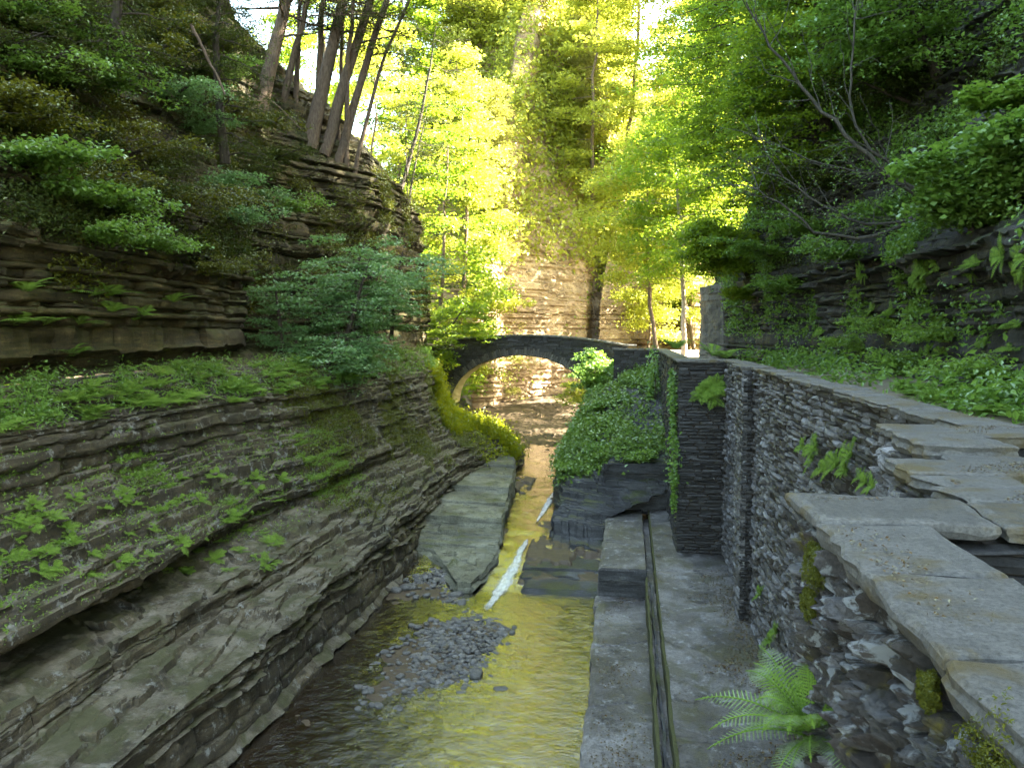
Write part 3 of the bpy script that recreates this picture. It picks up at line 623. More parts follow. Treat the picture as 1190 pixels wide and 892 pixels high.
# faces toward the stream look along -X: left of direction +Y is -X
sd_ = 20
for p0, p1, k in OUT:
    sd_ += 1
    if k == 'near': o = stone_face('stone_face', p0, p1, 4.0, ZC, M['stone_near'], (.04, .12), (.08, .32), (-.02, .10), 9, 41, wroot)
    elif k == 'mid': o = stone_face('stone_face', p0, p1, 3.0, ZC, M['stone'], (.07, .17), (.15, .4), (.0, .08), 5, sd_, wroot)
    else: o = stone_face('stone_face', p0, p1, 3.0, ZC, M['stone'], (.07, .17), (.15, .4), (.0, .05), 3, sd_, wroot)
    local(o, wroot)
V, F = box((1.02, .4, FL), (1.02 + .4, 4.4, ZC - .01)); A = Acc(); A.add(V, F)
for b0, b1 in (((1.02, 3.92, FL), (2.38, 4.48, ZC - .012)), ((1.92, 4.5, FL), (2.38, 5.88, ZC - .014)), ((1.92, 5.3, FL), (3.1, 5.86, ZC - .016)),
               ((2.38, 5.9, FL), (2.9, 7.7, ZC - .018)), ((2.53, 7.62, FL), (3.88, 8.18, ZC - .02)), ((3.46, 8.2, FL), (3.86, 28.6, ZC - .022)),
               ((3.16, 22.05, FL), (3.6, 23.35, ZC - .024)), ((1.82, 28.55, FL), (3.86, 29.3, ZC - .026)), ((1.84, 29.3, FL), (2.3, 49.2, ZC - .028)),
               ((-.95, 49.05, 5.5), (2.3, 49.5, ZC - .03))):
    A.add(*box(b0, b1))
local(A.make('wall_core', M['mortar'], False, wroot), wroot)
local(stone_face('stone_face', (3.42, 8.2), (3.42, 22.0), FL, ZC, M['stone'], (.05, .15), (.16, .6), (-.04, .09), 3, 50, wroot), wroot)
local(stone_face('stone_face', (3.42, 23.4), (3.42, 28.5), FL, ZC, M['stone'], (.05, .15), (.16, .6), (-.04, .09), 3, 51, wroot), wroot)
local(stone_face('stone_face', (3.12, 22.0), (3.12, 23.4), FL, ZC, M['stone'], (.07, .16), (.25, .6), (0, .05), 3, 52, wroot), wroot)
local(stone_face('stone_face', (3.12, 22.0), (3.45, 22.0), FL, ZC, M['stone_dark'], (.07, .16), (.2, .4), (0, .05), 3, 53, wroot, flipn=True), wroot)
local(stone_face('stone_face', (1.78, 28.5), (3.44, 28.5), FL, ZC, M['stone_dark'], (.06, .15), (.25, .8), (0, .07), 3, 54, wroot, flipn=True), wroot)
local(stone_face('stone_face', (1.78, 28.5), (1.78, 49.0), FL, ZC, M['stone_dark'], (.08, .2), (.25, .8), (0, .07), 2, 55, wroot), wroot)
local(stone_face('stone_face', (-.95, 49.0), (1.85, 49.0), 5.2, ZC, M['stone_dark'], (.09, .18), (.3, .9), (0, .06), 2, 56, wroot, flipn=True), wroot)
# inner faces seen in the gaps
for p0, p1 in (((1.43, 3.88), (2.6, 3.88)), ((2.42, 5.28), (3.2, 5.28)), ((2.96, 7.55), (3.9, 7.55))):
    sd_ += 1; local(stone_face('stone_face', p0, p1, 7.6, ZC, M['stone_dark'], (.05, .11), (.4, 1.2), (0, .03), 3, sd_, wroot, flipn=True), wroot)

def slab(poly, ztop, th, seed, parent, mat, nm='coping_slab', jit=0.018, res=0.09):
    """irregular thick slab: outline points (x,y) counter-clockwise or not"""
    rs = np.random.RandomState(seed); P = []
    poly = [np.array(p[:2], float) for p in poly]
    ar = sum(poly[i][0] * poly[(i + 1) % len(poly)][1] - poly[(i + 1) % len(poly)][0] * poly[i][1] for i in range(len(poly)))
    if ar < 0: poly = poly[::-1]
    for i in range(len(poly)):
        a, b_ = poly[i], poly[(i + 1) % len(poly)]; L = np.linalg.norm(b_ - a); k = max(1, int(L / res))
        nv = np.array([b_[1] - a[1], a[0] - b_[0]]) / (L + 1e-9)
        for j in range(k):
            q = a + (b_ - a) * j / k
            s = 0 if j == 0 else 1
            P.append(q + nv * jit * (rs.uniform(-1, 1) * s + 1.2 * float(vnoise(q[0] * 5 + seed, q[1] * 5, seed))) )
    P = np.array(P); n_ = len(P); c = P.mean(0)
    A = Acc(); rings = []
    def ring(f, z, jz=0.0, out=0.0):
        Q = c + (P - c) * 1.0; d = (P - c); d = d / (np.linalg.norm(d, axis=1, keepdims=True) + 1e-9)
        Q = P + d * out
        zz = z + jz * rs.uniform(-1, 1, n_)
        return np.column_stack([Q, zz])
    rr = [ring(0, ztop, 0, -.055), ring(0, ztop - .004, .003, -.018), ring(0, ztop - .018, .006, 0), ring(0, ztop - th * .35, .012, rs.uniform(-.03, .005)),
          ring(0, ztop - th * .62, .012, rs.uniform(-.02, .015)), ring(0, ztop - th, .004, rs.uniform(-.05, -.01))]
    V = np.concatenate(rr); m = len(rr); idx = np.arange(m * n_).reshape(m, n_)
    nx = np.roll(idx, -1, axis=1)
    F = np.stack([idx[:-1], idx[1:], nx[1:], nx[:-1]], -1).reshape(-1, 4)
    A.add(V, [F]); 
    # top: fan rings inward with slight relief
    top = [rr[0]]
    for f in (.75, .5, .25):
        Q = c + (rr[0][:, :2] - c) * f
        top.append(np.column_stack([Q, ztop + .006 * fbm(Q[:, 0] * 4, Q[:, 1] * 4, seed, 3)]))
    V = np.concatenate(top); m = len(top); idx = np.arange(m * n_).reshape(m, n_); nx = np.roll(idx, -1, axis=1)
    F = np.stack([idx[:-1], nx[:-1], nx[1:], idx[1:]], -1)[:, :, ::-1].reshape(-1, 4)
    V = np.concatenate([V, [[c[0], c[1], ztop]]]); last = idx[-1]; ci = len(V) - 1
    T = np.stack([last, np.roll(last, -1), np.full(n_, ci)], -1)
    A.add(V, [F, T])
    o = A.make(nm, mat, False, parent); local(o, parent); return o

TH = .11; Z0 = ZC + TH
def rect(x0, x1, y0, y1, sk=0.0): return [(x0, y0), (x1, y0 + sk), (x1, y1 + sk), (x0, y1)]
k = 300
for y0, y1 in ((.9, 1.55), (1.57, 2.30), (2.32, 3.12), (3.14, 3.90)):
    slab(rect(.90, 1.44, y0, y1), Z0, TH, k, wroot, M['coping']); k += 1
slab([(.93, 3.92), (1.75, 3.92), (1.8, 4.5), (.90, 4.56)], Z0 + .012, .08, k, wroot, M['coping']); k += 1
slab([(1.77, 3.90), (2.7, 3.9), (2.7, 4.5), (1.82, 4.5)], Z0 + .006, .08, k, wroot, M['coping']); k += 1
slab([(1.86, 4.53), (2.42, 4.53), (2.42, 4.95), (1.80, 4.93)], Z0 + .004, TH, k, wroot, M['coping']); k += 1
slab([(1.93, 4.96), (2.43, 4.96), (2.44, 5.35), (1.83, 5.33)], Z0 + .0, TH, k, wroot, M['coping']); k += 1
slab([(1.82, 5.36), (2.62, 5.36), (2.62, 5.97), (1.86, 5.97)], Z0 + .01, TH, k, wroot, M['coping']); k += 1
slab([(2.64, 5.32), (3.3, 5.32), (3.3, 5.9), (2.64, 5.97)], Z0 - .005, TH, k, wroot, M['coping']); k += 1
slab([(2.36, 5.98), (2.97, 5.95), (2.98, 6.4), (2.4, 6.4)], Z0 - .02, TH, k, wroot, M['coping']); k += 1
slab([(2.29, 6.42), (2.98, 6.42), (2.99, 7.45), (2.30, 7.2)], Z0 + .05, .15, k, wroot, M['coping']); k += 1
slab([(2.42, 7.5), (3.05, 7.5), (3.05, 8.22), (2.46, 8.22)], Z0 + .015, TH, k, wroot, M['coping']); k += 1
slab([(3.07, 7.48), (3.95, 7.5), (3.95, 8.22), (3.07, 8.22)], Z0 + .0, TH, k, wroot, M['coping']); k += 1
y = 8.25; rs = np.random.RandomState(3)
while y < 28.3:
    L = rs.uniform(.55, 1.15)
    x0 = 3.35 if not (21.7 < y < 23.3) else 3.06
    slab(rect(x0 + rs.uniform(-.03, .03), 3.92 + rs.uniform(-.04, .04), y, min(y + L, 28.4) - .015), Z0 + rs.uniform(-.02, .02), TH * rs.uniform(.8, 1.2), k, wroot, M['coping'], res=.15); k += 1
    y += L
x = 1.70
for L in (.7, .75, .8): slab(rect(x, x + L - .02, 28.42, 29.2), Z0, TH, k, wroot, M['coping'], res=.15); k += 1; x += L
y = 29.22
while y < 49:
    L = rs.uniform(.9, 1.6); slab(rect(1.68, 2.35, y, y + L - .02), Z0, TH, k, wroot, M['coping'], res=.25); k += 1; y += L
for x0 in (-1.05, -.25, .55, 1.35):
    slab(rect(x0, x0 + .78, 48.9, 49.6), Z0 + .01, .13, k, wroot, M['coping'], res=.25); k += 1

# ------------------------------------------------------------------ bridge
BY0, BY1 = 54.0, 57.0; BCX, BA, BH, BZ = -7.6, 5.0, 3.55, 4.35
broot = empty('stone_bridge', (BCX, 55.5, BZ), 'small dark stone arch bridge crossing the gorge above the bright stream', 'bridge')
def deck(x): return 8.55 + 0.72 * max(0, 1 - ((x - BCX) / 7.6) ** 2)
def arch(th, a, h): return BCX + a * math.cos(th), BZ + h * math.sin(th)
A = Acc(); NS = 48
ths = np.linspace(0, math.pi, NS + 1)
# solid core: spandrel between the arch ring and the deck, closed on all sides
Vc = []
for th in ths:
    x, z = arch(th, BA + .15, BH + .15); xt = BCX + 7.4 * math.cos(th)
    for yy in (BY0 + .06, BY1 - .06): Vc.append((x, yy, z)); 
    for yy in (BY0 + .06, BY1 - .06): Vc.append((xt, yy, deck(xt) - .02 if abs(math.cos(th)) < .999 else deck(xt) - .02))
Vc = np.array(Vc); m = NS + 1; idx = np.arange(m * 4).reshape(m, 4)
Fq = []
for a_, b_ in ((0, 2), (3, 1), (1, 0), (2, 3)): Fq.append(np.stack([idx[:-1, a_], idx[:-1, b_], idx[1:, b_], idx[1:, a_]], -1))
A.add(Vc, np.concatenate(Fq))
for x0, x1 in ((BCX - 7.5, BCX - BA - .16), (BCX + BA + .16, BCX + 7.5)):
    A.add(*box((x0, BY0 + .05, 2.0), (x1, BY1 - .05, 8.4)))
local(A.make('spandrel_core', M['mortar'], False, broot), broot)
rs = np.random.RandomState(8); M['arch'] = stone_mat('arch_stone', [(0.05, .05, .05), (.14, .13, .12), (.09, .085, .08), (.2, .19, .17)], lichen=.7)
for side, yy, sgn in ((0, BY0, -1), (1, BY1, 1)):
    A = Acc()
    th = 0.0
    while th < math.pi:
        dth = rs.uniform(.022, .045); d = rs.uniform(.42, .62)
        tc = th + dth / 2
        x, z = arch(tc, BA + d / 2, BH + d / 2)
        tx = np.array([-math.sin(tc) * BA, 0, math.cos(tc) * BH]); W = np.linalg.norm(tx) * dth; tx /= np.linalg.norm(tx)
        up = np.cross(tx, [0, 1, 0]); 
        stone_patch(A, np.array([x, yy, z]), tx, up, np.array([0, sgn, 0.]), W * .93, d, .05, 2, rs)
        th += dth
    local(A.make('arch_ring', M['arch'], False, broot), broot)
# soffit stones, bounced sunlight painted in as a bright yellow tone
a_ = np.linspace(0, math.pi, 70); yv = np.linspace(BY0 - .02, BY1 + .02, 10)
V = []
for t_ in a_:
    for y_ in yv:
        r_ = .03 * float(hash3(np.array([int(t_ * 22)]), np.array([int(y_ * 2.5)]), np.array([1]))[0])
        x, z = arch(t_, BA + r_, BH + r_); V.append((x, y_, z))
idx = np.arange(len(V)).reshape(70, 10); F = np.stack([idx[:-1, :-1], idx[1:, :-1], idx[1:, 1:], idx[:-1, 1:]], -1).reshape(-1, 4)
local(mk('soffit', np.array(V), F, flat_mat('soffit_bounce_tint', (.6, .5, .22), .8, .3, 3), False, broot), broot)
def bskip(cx, zc, t2, x0=BCX - 7.5):
    x = x0 + cx; u = (x - BCX) / (BA + .5); 
    if zc > deck(x) - .05: return True
    if abs(u) < 1:
        return zc < BZ + (BH + .5) * math.sqrt(1 - u * u) 
    return False
for yy, fl in ((BY0, True), (BY1, False)):
    local(stone_face('spandrel', (BCX - 7.5, yy), (BCX + 7.5, yy), 3.2, 9.3, M['stone_dark'], (.07, .15), (.25, .7), (.0, .06), 2, 71 + fl, broot, skip=bskip, flipn=fl), broot)
x = BCX - 7.6; k = 500
while x < BCX + 7.5:
    for yy0, yy1 in ((BY0 - .1, BY0 + .45), (BY1 - .45, BY1 + .1)):
        o = slab([(x, yy0), (x + .73, yy0), (x + .73, yy1), (x, yy1)], 0, .13, k, broot, M['coping'], res=.3); k += 1
        z0_, z1_ = deck(x), deck(x + .75)
        me = o.data; co = np.empty(len(me.vertices) * 3, np.float32); me.vertices.foreach_get('co', co); co = co.reshape(-1, 3)
        co[:, 2] += z0_ + (z1_ - z0_) * (co[:, 0] - x) / .75 + .10; me.vertices.foreach_set('co', co.ravel()); me.update()
    x += .75

# ------------------------------------------------------------------ ray helper on the built rock
def bvh_of(names=None, step=3):
    vs, fs, n0 = [], [], 0
    for nm, G, _ in SHEETS:
        if names and nm not in names: continue
        if nm in ('water',): continue
        g = G[::step, ::step]; m = g.shape[0] * g.shape[1]; idx = np.arange(m).reshape(g.shape[:2]) + n0
        vs.append(g.reshape(-1, 3)); fs.append(np.stack([idx[:-1, :-1], idx[1:, :-1], idx[1:, 1:], idx[:-1, 1:]], -1).reshape(-1, 4)); n0 += m
    return BVHTree.FromPolygons(np.concatenate(vs).tolist(), np.concatenate(fs).tolist())
BV = bvh_of()
def hit(px, py, bv=None):
    d = ray(px, py); h = (bv or BV).ray_cast(Vector(EYE), Vector(d), 300)
    if h[0] is None: return None, None
    n_ = np.array(h[1]); 
    if n_.dot(d) > 0: n_ = -n_
    return np.array(h[0]), n_

# ------------------------------------------------------------------ foliage tools
def leaves(C, size, up=(0, 0, 1), tilt=0.5, w=0.55, rs=R, sizevar=.4, dirs=None, upv=None):
    """C (n,3) leaf centres -> kite leaves"""
    n_ = len(C); s = size * (1 + sizevar * rs.uniform(-1, 1, n_))
    N = np.tile(np.array(up, float), (n_, 1)) if upv is None else upv.copy()
    N = N + tilt * rs.normal(size=(n_, 3)); N /= np.linalg.norm(N, axis=1, keepdims=True)
    if dirs is None: D = rs.normal(size=(n_, 3))
    else: D = dirs + .35 * rs.normal(size=(n_, 3))
    D -= N * np.sum(D * N, 1, keepdims=True); D /= np.linalg.norm(D, axis=1, keepdims=True) + 1e-9
    B = np.cross(N, D)
    s = s[:, None]
    V = np.stack([C - D * s * .5, C + B * s * w * .5 + N * s * .08 - D * s * .05, C + D * s * .5 - N * s * .1, C - B * s * w * .5 + N * s * .08 - D * s * .05], 1).reshape(-1, 3)
    F = np.arange(n_ * 4).reshape(n_, 4); return V, F

def tube(path, rad, sides=6):
    P = np.array(path, float); n_ = len(P); r = np.interp(np.linspace(0, 1, n_), np.linspace(0, 1, len(rad)), rad)
    T = np.gradient(P, axis=0); T /= np.linalg.norm(T, axis=1, keepdims=True) + 1e-9
    ref = np.array([0.3, 0.9, 0.1]); 
    B = np.cross(T, ref); B /= np.linalg.norm(B, axis=1, keepdims=True) + 1e-9; C = np.cross(T, B)
    a = np.linspace(0, 2 * math.pi, sides, endpoint=False)
    V = P[:, None] + r[:, None, None] * (np.cos(a)[None, :, None] * B[:, None] + np.sin(a)[None, :, None] * C[:, None])
    idx = np.arange(n_ * sides).reshape(n_, sides); nx = np.roll(idx, -1, 1)
    F = np.stack([idx[:-1], nx[:-1], nx[1:], idx[1:]], -1).reshape(-1, 4)
    return V.reshape(-1, 3), F

def curve(p0, d, L, n_, droop, wob, rs):
    d = np.array(d, float); d /= np.linalg.norm(d); s = np.linspace(0, 1, n_)
    P = np.array(p0) + np.outer(s * L, d); P[:, 2] -= droop * L * s ** 2
    w = rs.normal(size=(n_, 3)) * wob * L; w[0] = 0; w = np.cumsum(w, 0) / math.sqrt(n_); return P + w

def blob(c, r, flat, n_, rs):
    a = rs.uniform(0, 2 * math.pi, n_); q = np.sqrt(rs.uniform(0, 1, n_)) * r
    return np.stack([c[0] + q * np.cos(a), c[1] + q * np.sin(a), c[2] + rs.normal(size=n_) * flat * r - .25 * q * q / max(r, .01) * flat * 2], -1)

def ground(p):
    h = BV.ray_cast(Vector((p[0], p[1], p[2] + 1.5)), Vector((0, 0, -1)), 60)
    return np.array([p[0], p[1], h[0][2] - .3]) if h[0] is not None else np.array(p)
def tree(name, label, cat, base, top, r0, leafmat, bark, seed, nb=26, t0=.35, L=3.5, rise=.25, droop=.25, cr=.7, flat=.12, nl=26, ls=.16, lw=.55,
         tilt=.45, group=None, shape='round', sub=3, cover=1.0, bias=None, crown='crown', trunkname='trunk', tw=.012, extra=None, bare=False):
    rs = np.random.RandomState(seed)
    base = np.array(base, float); top = np.array(top, float); H = np.linalg.norm(top - base)
    root = empty(name, base, label, cat, group)
    s = np.linspace(0, 1, 14); mid = (base + top) / 2
    P = base + np.outer(s, top - base); bend = rs.normal(size=3) * .03 * H; bend[2] = 0
    P += np.outer(np.sin(s * math.pi), bend); P[1:-1] += rs.normal(size=(12, 3)) * tw * H * .25
    W = Acc(); W.add(*tube(P, [r0 * 1.35, r0, r0 * .8, r0 * .5, r0 * .15], 8))
    LV = []
    for i in range(nb):
        t = t0 + (1 - t0) * (i + rs.uniform(.1, .9)) / nb; t = min(t, .99)
        p = np.array([np.interp(t, s, P[:, a]) for a in range(3)])
        az = i * 2.4 + rs.uniform(-.5, .5)
        u = (t - t0) / (1 - t0)
        ll = L * ({'round': .35 + .75 * math.sin(math.pi * min(1, .15 + u * .85)), 'cone': 1.1 - .85 * u, 'flat': .5 + .6 * u}[shape]) * rs.uniform(.6, 1.15)
        d = np.array([math.cos(az), math.sin(az), rise + .5 * rs.uniform(-.4, .6)])
        if bias is not None: d = d + np.array(bias)
        Bc = curve(p, d, ll, 7, droop, .06, rs)
        W.add(*tube(Bc, [max(.012, r0 * .28 * (1 - .5 * u)), .008], 5))
        pts = [Bc[3], Bc[4], Bc[5], Bc[6]]
        for j in range(sub):
            k0 = rs.randint(2, 6); side = rs.choice([-1, 1])
            dd = Bc[min(k0 + 1, 6)] - Bc[k0]; dd = np.array([dd[0] * .6 - side * dd[1], dd[1] * .6 + side * dd[0], dd[2] * .5]); 
            if np.linalg.norm(dd) < 1e-6: continue
            Sc = curve(Bc[k0], dd, ll * rs.uniform(.3, .5), 5, droop * .7, .07, rs)
            W.add(*tube(Sc, [.4 * max(.012, r0 * .22), .005], 4)); pts += [Sc[2], Sc[4]]
        if not bare:
            for q in pts:
                if rs.rand() < cover:
                    LV.append(blob(q + rs.normal(size=3) * .15 * cr, cr * rs.uniform(.5, 1.2), flat, int(nl * rs.uniform(.5, 1.4)), rs))
    o = W.make(trunkname, bark, True, root); local(o, root)
    if LV:
        C = np.concatenate(LV); V, F = leaves(C, ls, tilt=tilt, w=lw, rs=rs)
        o = mk(crown, V, F, leafmat, False, root); local(o, root)
    return root

def fern_mesh(name, seed, nf=9, L=.6, np_=13, det=False):
    rs = np.random.RandomState(seed); A = Acc()
    for i in range(nf):
        az = i * 2 * math.pi / nf + rs.uniform(-.35, .35); l_ = L * rs.uniform(.7, 1.15); el = rs.uniform(.5, 1.1) if not det else rs.uniform(.75, 1.3)
        s = np.linspace(0, 1, np_ + 2)
        hx = l_ * s * math.cos(el) * (1 + .25 * s); hz = l_ * (s * math.sin(el) - .62 * s ** 2.2 * math.sin(el))
        d = np.array([math.cos(az), math.sin(az), 0]); side = np.array([-d[1], d[0], 0])
        P = np.outer(hx, d) + np.outer(hz, [0, 0, 1.0])
        A.add(*tube(P, [.006, .002], 3))
        T = np.gradient(P, axis=0); T /= np.linalg.norm(T, axis=1, keepdims=True)
        for k in range(1, np_ + 1):
            u = s[k]; pl = l_ * (.14 if det else .30) * (math.sin(math.pi * min(1, (u * .92 + .12))) ** .8) * (1 - .15 * rs.rand())
            for sg in (-1, 1):
                dr = side * sg * .93 + T[k] * .38; dr /= np.linalg.norm(dr)
                nrm = np.cross(dr, T[k]) * sg; 
                if nrm[2] < 0: nrm = -nrm
                e = P[k] + dr * pl - np.array([0, 0, .12 * pl])
                w = l_ / np_ * .52
                if not det:
                    m = (P[k] + e) / 2 * .6 + P[k] * .4
                    A.add([P[k], m + T[k] * w * .8, e, m - T[k] * w * .55], [[0, 1, 2, 3]] if sg > 0 else [[3, 2, 1, 0]])
                else:
                    nn = 8; V = []; Fk = []
                    for q in range(nn):
                        f0 = (q + .2) / nn; c = P[k] + (e - P[k]) * f0; ln = w * .80 * (1 - f0 * .7)
                        for s2 in (-1, 1):
                            tp = c + T[k] * s2 * ln + dr * ln * .5 - nrm * .02 * ln; b0 = c + dr * pl / nn * .95; m2 = (c + tp) / 2 + dr * ln * .25
                            j = len(V); V += [c, m2 - T[k] * 0 , tp, b0]; Fk.append([j, j + 3, j + 2, j + 1])
                    A.add(V, Fk)
    V, F = A.get(); me = mk(name, V, F, M['fern'], False); return me

def copy_obj(src, loc, rz, sc, label, cat, group, tiltn=None, name=None):
    o = src.copy(); o.data = src.data; COL.objects.link(o); o.location = tuple(float(v_) for v_ in loc); o.rotation_euler = (0, 0, rz)
    if tiltn is not None:
        q = Vector((0, 0, 1)).rotation_difference(Vector(tiltn)); e = q.to_euler(); 
        o.rotation_mode = 'QUATERNION'; from mathutils import Quaternion
        o.rotation_quaternion = q @ Quaternion((0, 0, 1), rz)
    o.scale = (sc,) * 3; o['label'] = label; o['category'] = cat
    if group: o['group'] = group
    return o

PROTO_USED = {}
ferns = [fern_mesh('fern', 100 + i, nf=8 + i % 4, L=.62) for i in range(5)]
def place_fern(px, py, sc, label, group, rs, up=.45):
    p, nn = hit(px, py)
    if p is None: return
    tn = np.array([0, 0, 1.0]) * (1 - up) + nn * up; tn /= np.linalg.norm(tn)
    i = rs.randint(len(ferns)); src = ferns[i]
    if not PROTO_USED.get(i):
        PROTO_USED[i] = True
        from mathutils import Quaternion
        o = src; o.location = tuple(p - nn * .03); o.rotation_mode = 'QUATERNION'
        o.rotation_quaternion = Vector((0, 0, 1)).rotation_difference(Vector(tn)) @ Quaternion((0, 0, 1), rs.uniform(0, 6.28)); o.scale = (sc,) * 3
        tag(o, label, 'fern', group); return o
    return copy_obj(src, p - nn * .03, rs.uniform(0, 6.28), sc, label, 'fern', group, tn)

rs = np.random.RandomState(77)
n_f = 0
from mathutils import Quaternion
def fern_at(x, y, sc, label, group, rs, zmax=60):
    h = BV.ray_cast(Vector((x, y, zmax)), Vector((0, 0, -1)), 100)
    if h[0] is None: return
    i = rs.randint(len(ferns)); src = ferns[i]; q = Vector((0, 0, 1)).rotation_difference(Vector((rs.uniform(-.1, .35), rs.uniform(-.2, .1), 1)).normalized())
    if not PROTO_USED.get(i): PROTO_USED[i] = True; o = src
    else: o = src.copy(); COL.objects.link(o)
    o.location = (x, y, h[0][2] - .04); o.rotation_mode = 'QUATERNION'; o.rotation_quaternion = q @ Quaternion((0, 0, 1), rs.uniform(0, 6.28)); o.scale = (sc,) * 3
    tag(o, label, 'fern', group)
for i in range(120):
    y = 12 + 22 * rs.rand() ** .9
    x8 = np.interp(y, LY, [LST[q][8][0] for q in LY]); x9 = np.interp(y, LY, [LST[q][9][0] for q in LY])
    fern_at(x8 + (x9 - x8) * rs.uniform(-.05, 1.0), y, rs.uniform(.8, 1.45), 'bright green fern in the thick band along the left rock ledge', 'ferns along the left ledge', rs, 10.5)
for i in range(70):
    x = rs.uniform(0, 350); y = rs.uniform(552 + max(0, (150 - x)) * .15, 680 - abs(x - 170) * .12)
    place_fern(x, y, rs.uniform(.35, .8), 'small fern on the mossy slope above the left rock bench', 'ferns on the mossy slope', rs)
for i in range(36):
    x = rs.uniform(1045, 1195); y = rs.uniform(446 + (x - 1045) * .1, 462 + (x - 1045) * .22)
    place_fern(x, y, rs.uniform(.7, 1.2), 'fern growing between the wall coping and the right cliff foot', 'ferns beside the path', rs)
for i in range(26):
    x = rs.uniform(950, 1095); y = rs.uniform(355, 445)
    place_fern(x, y, rs.uniform(.6, 1.1), 'fern clinging to the dark right cliff above the path', 'ferns on the right cliff', rs, .6)
for i in range(18):
    x = rs.uniform(985, 1195); y = 330 - (x - 985) * .12 + rs.uniform(-14, 14)
    place_fern(x, y, rs.uniform(.5, .95), 'fern fringing the overhanging shelf of the right cliff', 'ferns on the right cliff shelf', rs, .6)
for i in range(8):
    place_fern(rs.uniform(1140, 1195), rs.uniform(375, 480), rs.uniform(.6, 1.3), 'fern at the foot of the right cliff by the frame edge', 'ferns at the right cliff foot', rs, .5)

def wall_fern(px, py, x, sc, label, group=None, nrm=(-1, 0, .5), det=None):
    p = on(px, py, x=x); return copy_obj(ferns[rs.randint(5)], p, rs.uniform(0, 6.28), sc, label, 'fern', group, Vector(nrm).normalized())
for px, py in ((935, 520), (945, 535), (960, 545), (975, 540), (985, 548), (950, 522), (990, 530)):
    wall_fern(px, py, 3.36, rs.uniform(.5, .8), 'fern rooted in the long wall face below its coping', 'ferns rooted in the wall')
for px, py in ((1008, 560), (1016, 566), (1002, 553)):
    wall_fern(px, py, 3.34 if px < 1005 else 2.9, .35, 'light green fern behind the nearest cross slab of the wall', 'ferns behind the cross slab')
for px, py in ((903, 735), (897, 745), (885, 690)):
    wall_fern(px, py, 3.36, .6, 'small fern low on the wall by the ledge floor', 'ferns low on the wall')
for px, py in ((822, 452), (832, 448), (815, 458), (828, 462)):
    p = on(px, py, y=28.4); copy_obj(ferns[rs.randint(5)], p, 1., 1.0, 'fern on the dark corner pier of the wall', 'fern', 'ferns on the corner pier', Vector((0, -1, .4)).normalized())
big = fern_mesh('fern', 909, nf=30, L=.62, np_=26, det=True)
p = on(965, 850, x=1.12); big.location = (.96, 3.95, 7.36); tag(big, 'large feathery fern at the wall foot above the ledge floor', 'fern')
big.scale = (1.1,) * 3; big.rotation_mode = 'QUATERNION'; big.rotation_quaternion = Vector((0, 0, 1)).rotation_difference(Vector((-.3, -.12, .93)))

# generic scattered cover on a sheet, region given in world space
def cover(name, sheetname, cond, n_, size, mat, w=.5, tilt=.6, lift=.06, seed=1, up=.5, thing=None, sizevar=.5, dirs=None, **props):
    rs = np.random.RandomState(seed)
    G = next(g for nm, g, _ in SHEETS if nm == sheetname)
    a = G[:-1, :-1].reshape(-1, 3); b_ = G[1:, :-1].reshape(-1, 3); c = G[:-1, 1:].reshape(-1, 3)
    nn = np.cross(b_ - a, c - a); ar = np.linalg.norm(nn, axis=1); nn = nn / (ar[:, None] + 1e-12)
    nn *= np.where((nn @ np.array([0, -.5, 1.0]) < 0) & (np.abs(nn[:, 2]) > .1), -1, 1)[:, None]
    wgt = ar * cond(a, nn); wgt = np.clip(wgt, 0, None)
    if wgt.sum() <= 0: print('cover empty', name); return
    ix = rs.choice(len(a), n_, p=wgt / wgt.sum())
    P = a[ix] + rs.rand(n_, 1) * (b_[ix] - a[ix]) + rs.rand(n_, 1) * (c[ix] - a[ix])
    N = nn[ix]
    out = -N if sheetname == 'zz' else N
    P = P + out * np.abs(rs.normal(size=(n_, 1))) * lift + np.array([0, 0, 1]) * np.abs(rs.normal(size=(n_, 1))) * lift * .6
    upv = out * (1 - up) + np.array([0, 0, 1.0]) * up
    V, F = leaves(P, size, tilt=tilt, w=w, rs=rs, upv=upv, sizevar=sizevar, dirs=None if dirs is None else np.tile(np.array(dirs, float), (n_, 1)))
    o = mk(name, V, F, mat, False)
    for k_, v_ in props.items(): o[k_] = v_
    return o
def rng(v, a, b_, s=.6): return sstep(a - s, a + s, v) * (1 - sstep(b_ - s, b_ + s, v))
def nz(P, sc, sh=0., th=0.): return np.clip((fbm(P[:, 0] * sc, P[:, 1] * sc, P[:, 2] * sc + sh, 4) - th) * 4, 0, 1)
# px-based helper for region masks evaluated on world points
def proj(P):
    d = P - EYE; f = d @ CF; return 595 + FPX * (d @ CR) / f, 446 - FPX * (d @ CU) / f

